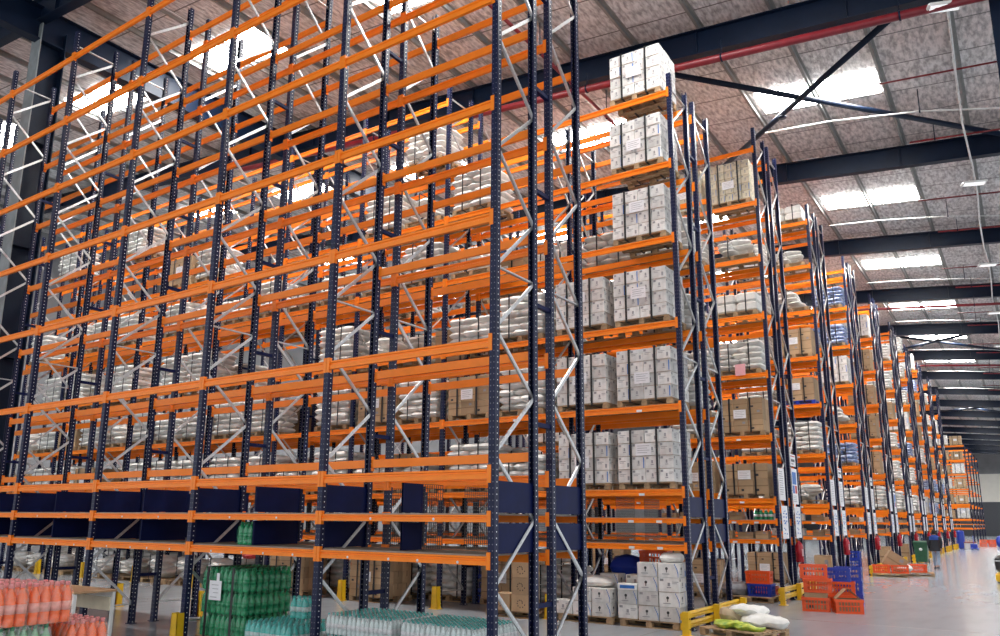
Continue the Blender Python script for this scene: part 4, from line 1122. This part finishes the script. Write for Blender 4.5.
mb = MB(); mb.loft([ell(.80, .215, .165), ell(.86, .22, .17), ell(1.0, .195, .15), ell(1.2, .205, .145), ell(1.34, .225, .145), ell(1.43, .215, .13), ell(1.475, .14, .105, .01), ell(1.52, .075, .08, .015)], M['jacket'], caps=False, smooth=True)
for s, el, wr in ((-1, (-.26, -.03, 1.14), (-.255, .075, .92)), (1, (.26, .03, 1.14), (.255, -.035, .92))):
    P_ = [Vector((s*.17, 0, 1.41)), Vector((s*.225, 0, 1.33)), Vector(el), Vector(wr)]
    rings = []
    for q, (p, r_) in enumerate(zip(P_, (.095, .09, .066, .05))):
        d = (P_[min(q+1, 3)]-P_[max(q-1, 0)]).normalized(); u = d.cross(Vector((0, 1, 0))).normalized(); v = d.cross(u)
        rings.append([tuple(p+u*(r_*math.cos(2*PI*t/14))+v*(r_*math.sin(2*PI*t/14))) for t in range(14)])
    mb.loft(rings, M['jacket'], smooth=True)
mb.build('jacket', pr)
mb = MB(); mb.loft([ell(1.30, .232, .152), ell(1.36, .236, .152), ell(1.435, .226, .138), ell(1.48, .15, .112, .01), ell(1.51, .092, .09, .015)], M['jacket_blue'], caps=False, smooth=True)
yk = mb.build('jacket_yoke', pr); yk['label'] = 'royal blue shoulder yoke'
limb_mesh('jeans', [(0,0,.94),(-.10,0,.88),(-.10,.14,.50),(-.10,.10,.13),(.10,0,.88),(.10,.02,.48),(.10,-.20,.15)], [(0,1),(1,2),(2,3),(0,4),(4,5),(5,6)], [(.13,.09),.095,.078,.062,.095,.078,.062], M['jeans'], pr)
for s, q in ((-1, (.10, .0)), (1, (-.21, .03))):
    mb = MB(); y, z = q; mb.loft([[(s*.10-w, y+a, z+.0), (s*.10+w, y+a, z+.0), (s*.10+w*.8, y+a, z+h), (s*.10-w*.8, y+a, z+h)] for a, w, h in ((-.08, .035, .09), (0, .045, .10), (.10, .05, .07), (.19, .035, .04))], M['shoe']); mb.build('shoe', pr)
mb = MB(); mb.lathe([(.02, 1.755), (.07, 1.735), (.098, 1.68), (.098, 1.61), (.08, 1.565)][::-1], M['hair'], 14, (0, .02, 0)); mb.build('hair', pr)
for s in (-1, 1):        # ears
    mb = MB(); mb.lathe([(.004, -.035), (.014, -.02), (.018, 0), (.016, .02), (.004, .034)], M['skin'], 8, (s*.094, .03, 1.635)); mb.build('ear', pr)
mb = MB(); mb.lathe([(.016, 0), (.013, .03), (.004, .05)], M['skin'], 8, (0, .105, 1.60)); mb.build('nose', pr)
for s in (-1, 1):
    mb = MB(); mb.lathe([(.003, -.01), (.01, 0), (.003, .01)], M['hair'], 8, (s*.034, .105, 1.655)); mb.build('eye', pr)
for s in (-1, 1):        # hands with separate fingers hanging by the thighs
    bx_, by_, bz_ = (s*.25, .12 if s < 0 else -.06, .84)
    P_ = [(bx_, by_, bz_), (bx_, by_+.005, bz_-.06)]; E_ = [(0, 1)]; R_ = [.026, .028]
    for fi, (dy, L) in enumerate(((-.03, .062), (-.011, .075), (.009, .07), (.028, .055))):
        n0 = len(P_); P_ += [(bx_, by_+dy, bz_-.085), (bx_-s*.008, by_+dy+.004, bz_-.085-L*.6), (bx_-s*.022, by_+dy+.008, bz_-.085-L)]
        E_ += [(1, n0), (n0, n0+1), (n0+1, n0+2)]; R_ += [.010, .009, .008]
    n0 = len(P_); P_ += [(bx_, by_+.045, bz_-.045), (bx_-s*.01, by_+.06, bz_-.08)]; E_ += [(0, n0), (n0, n0+1)]; R_ += [.011, .009]
    limb_mesh('hand', P_, E_, R_, M['skin'], pr, 1)
# ------------------------------------------------------------------ light
w = bpy.data.worlds.new('world'); sc.world = w; w.use_nodes = True
bg = w.node_tree.nodes['Background']; bg.inputs[0].default_value = (.93, .96, 1.0, 1); bg.inputs[1].default_value = .68
vs.exposure = 1.1
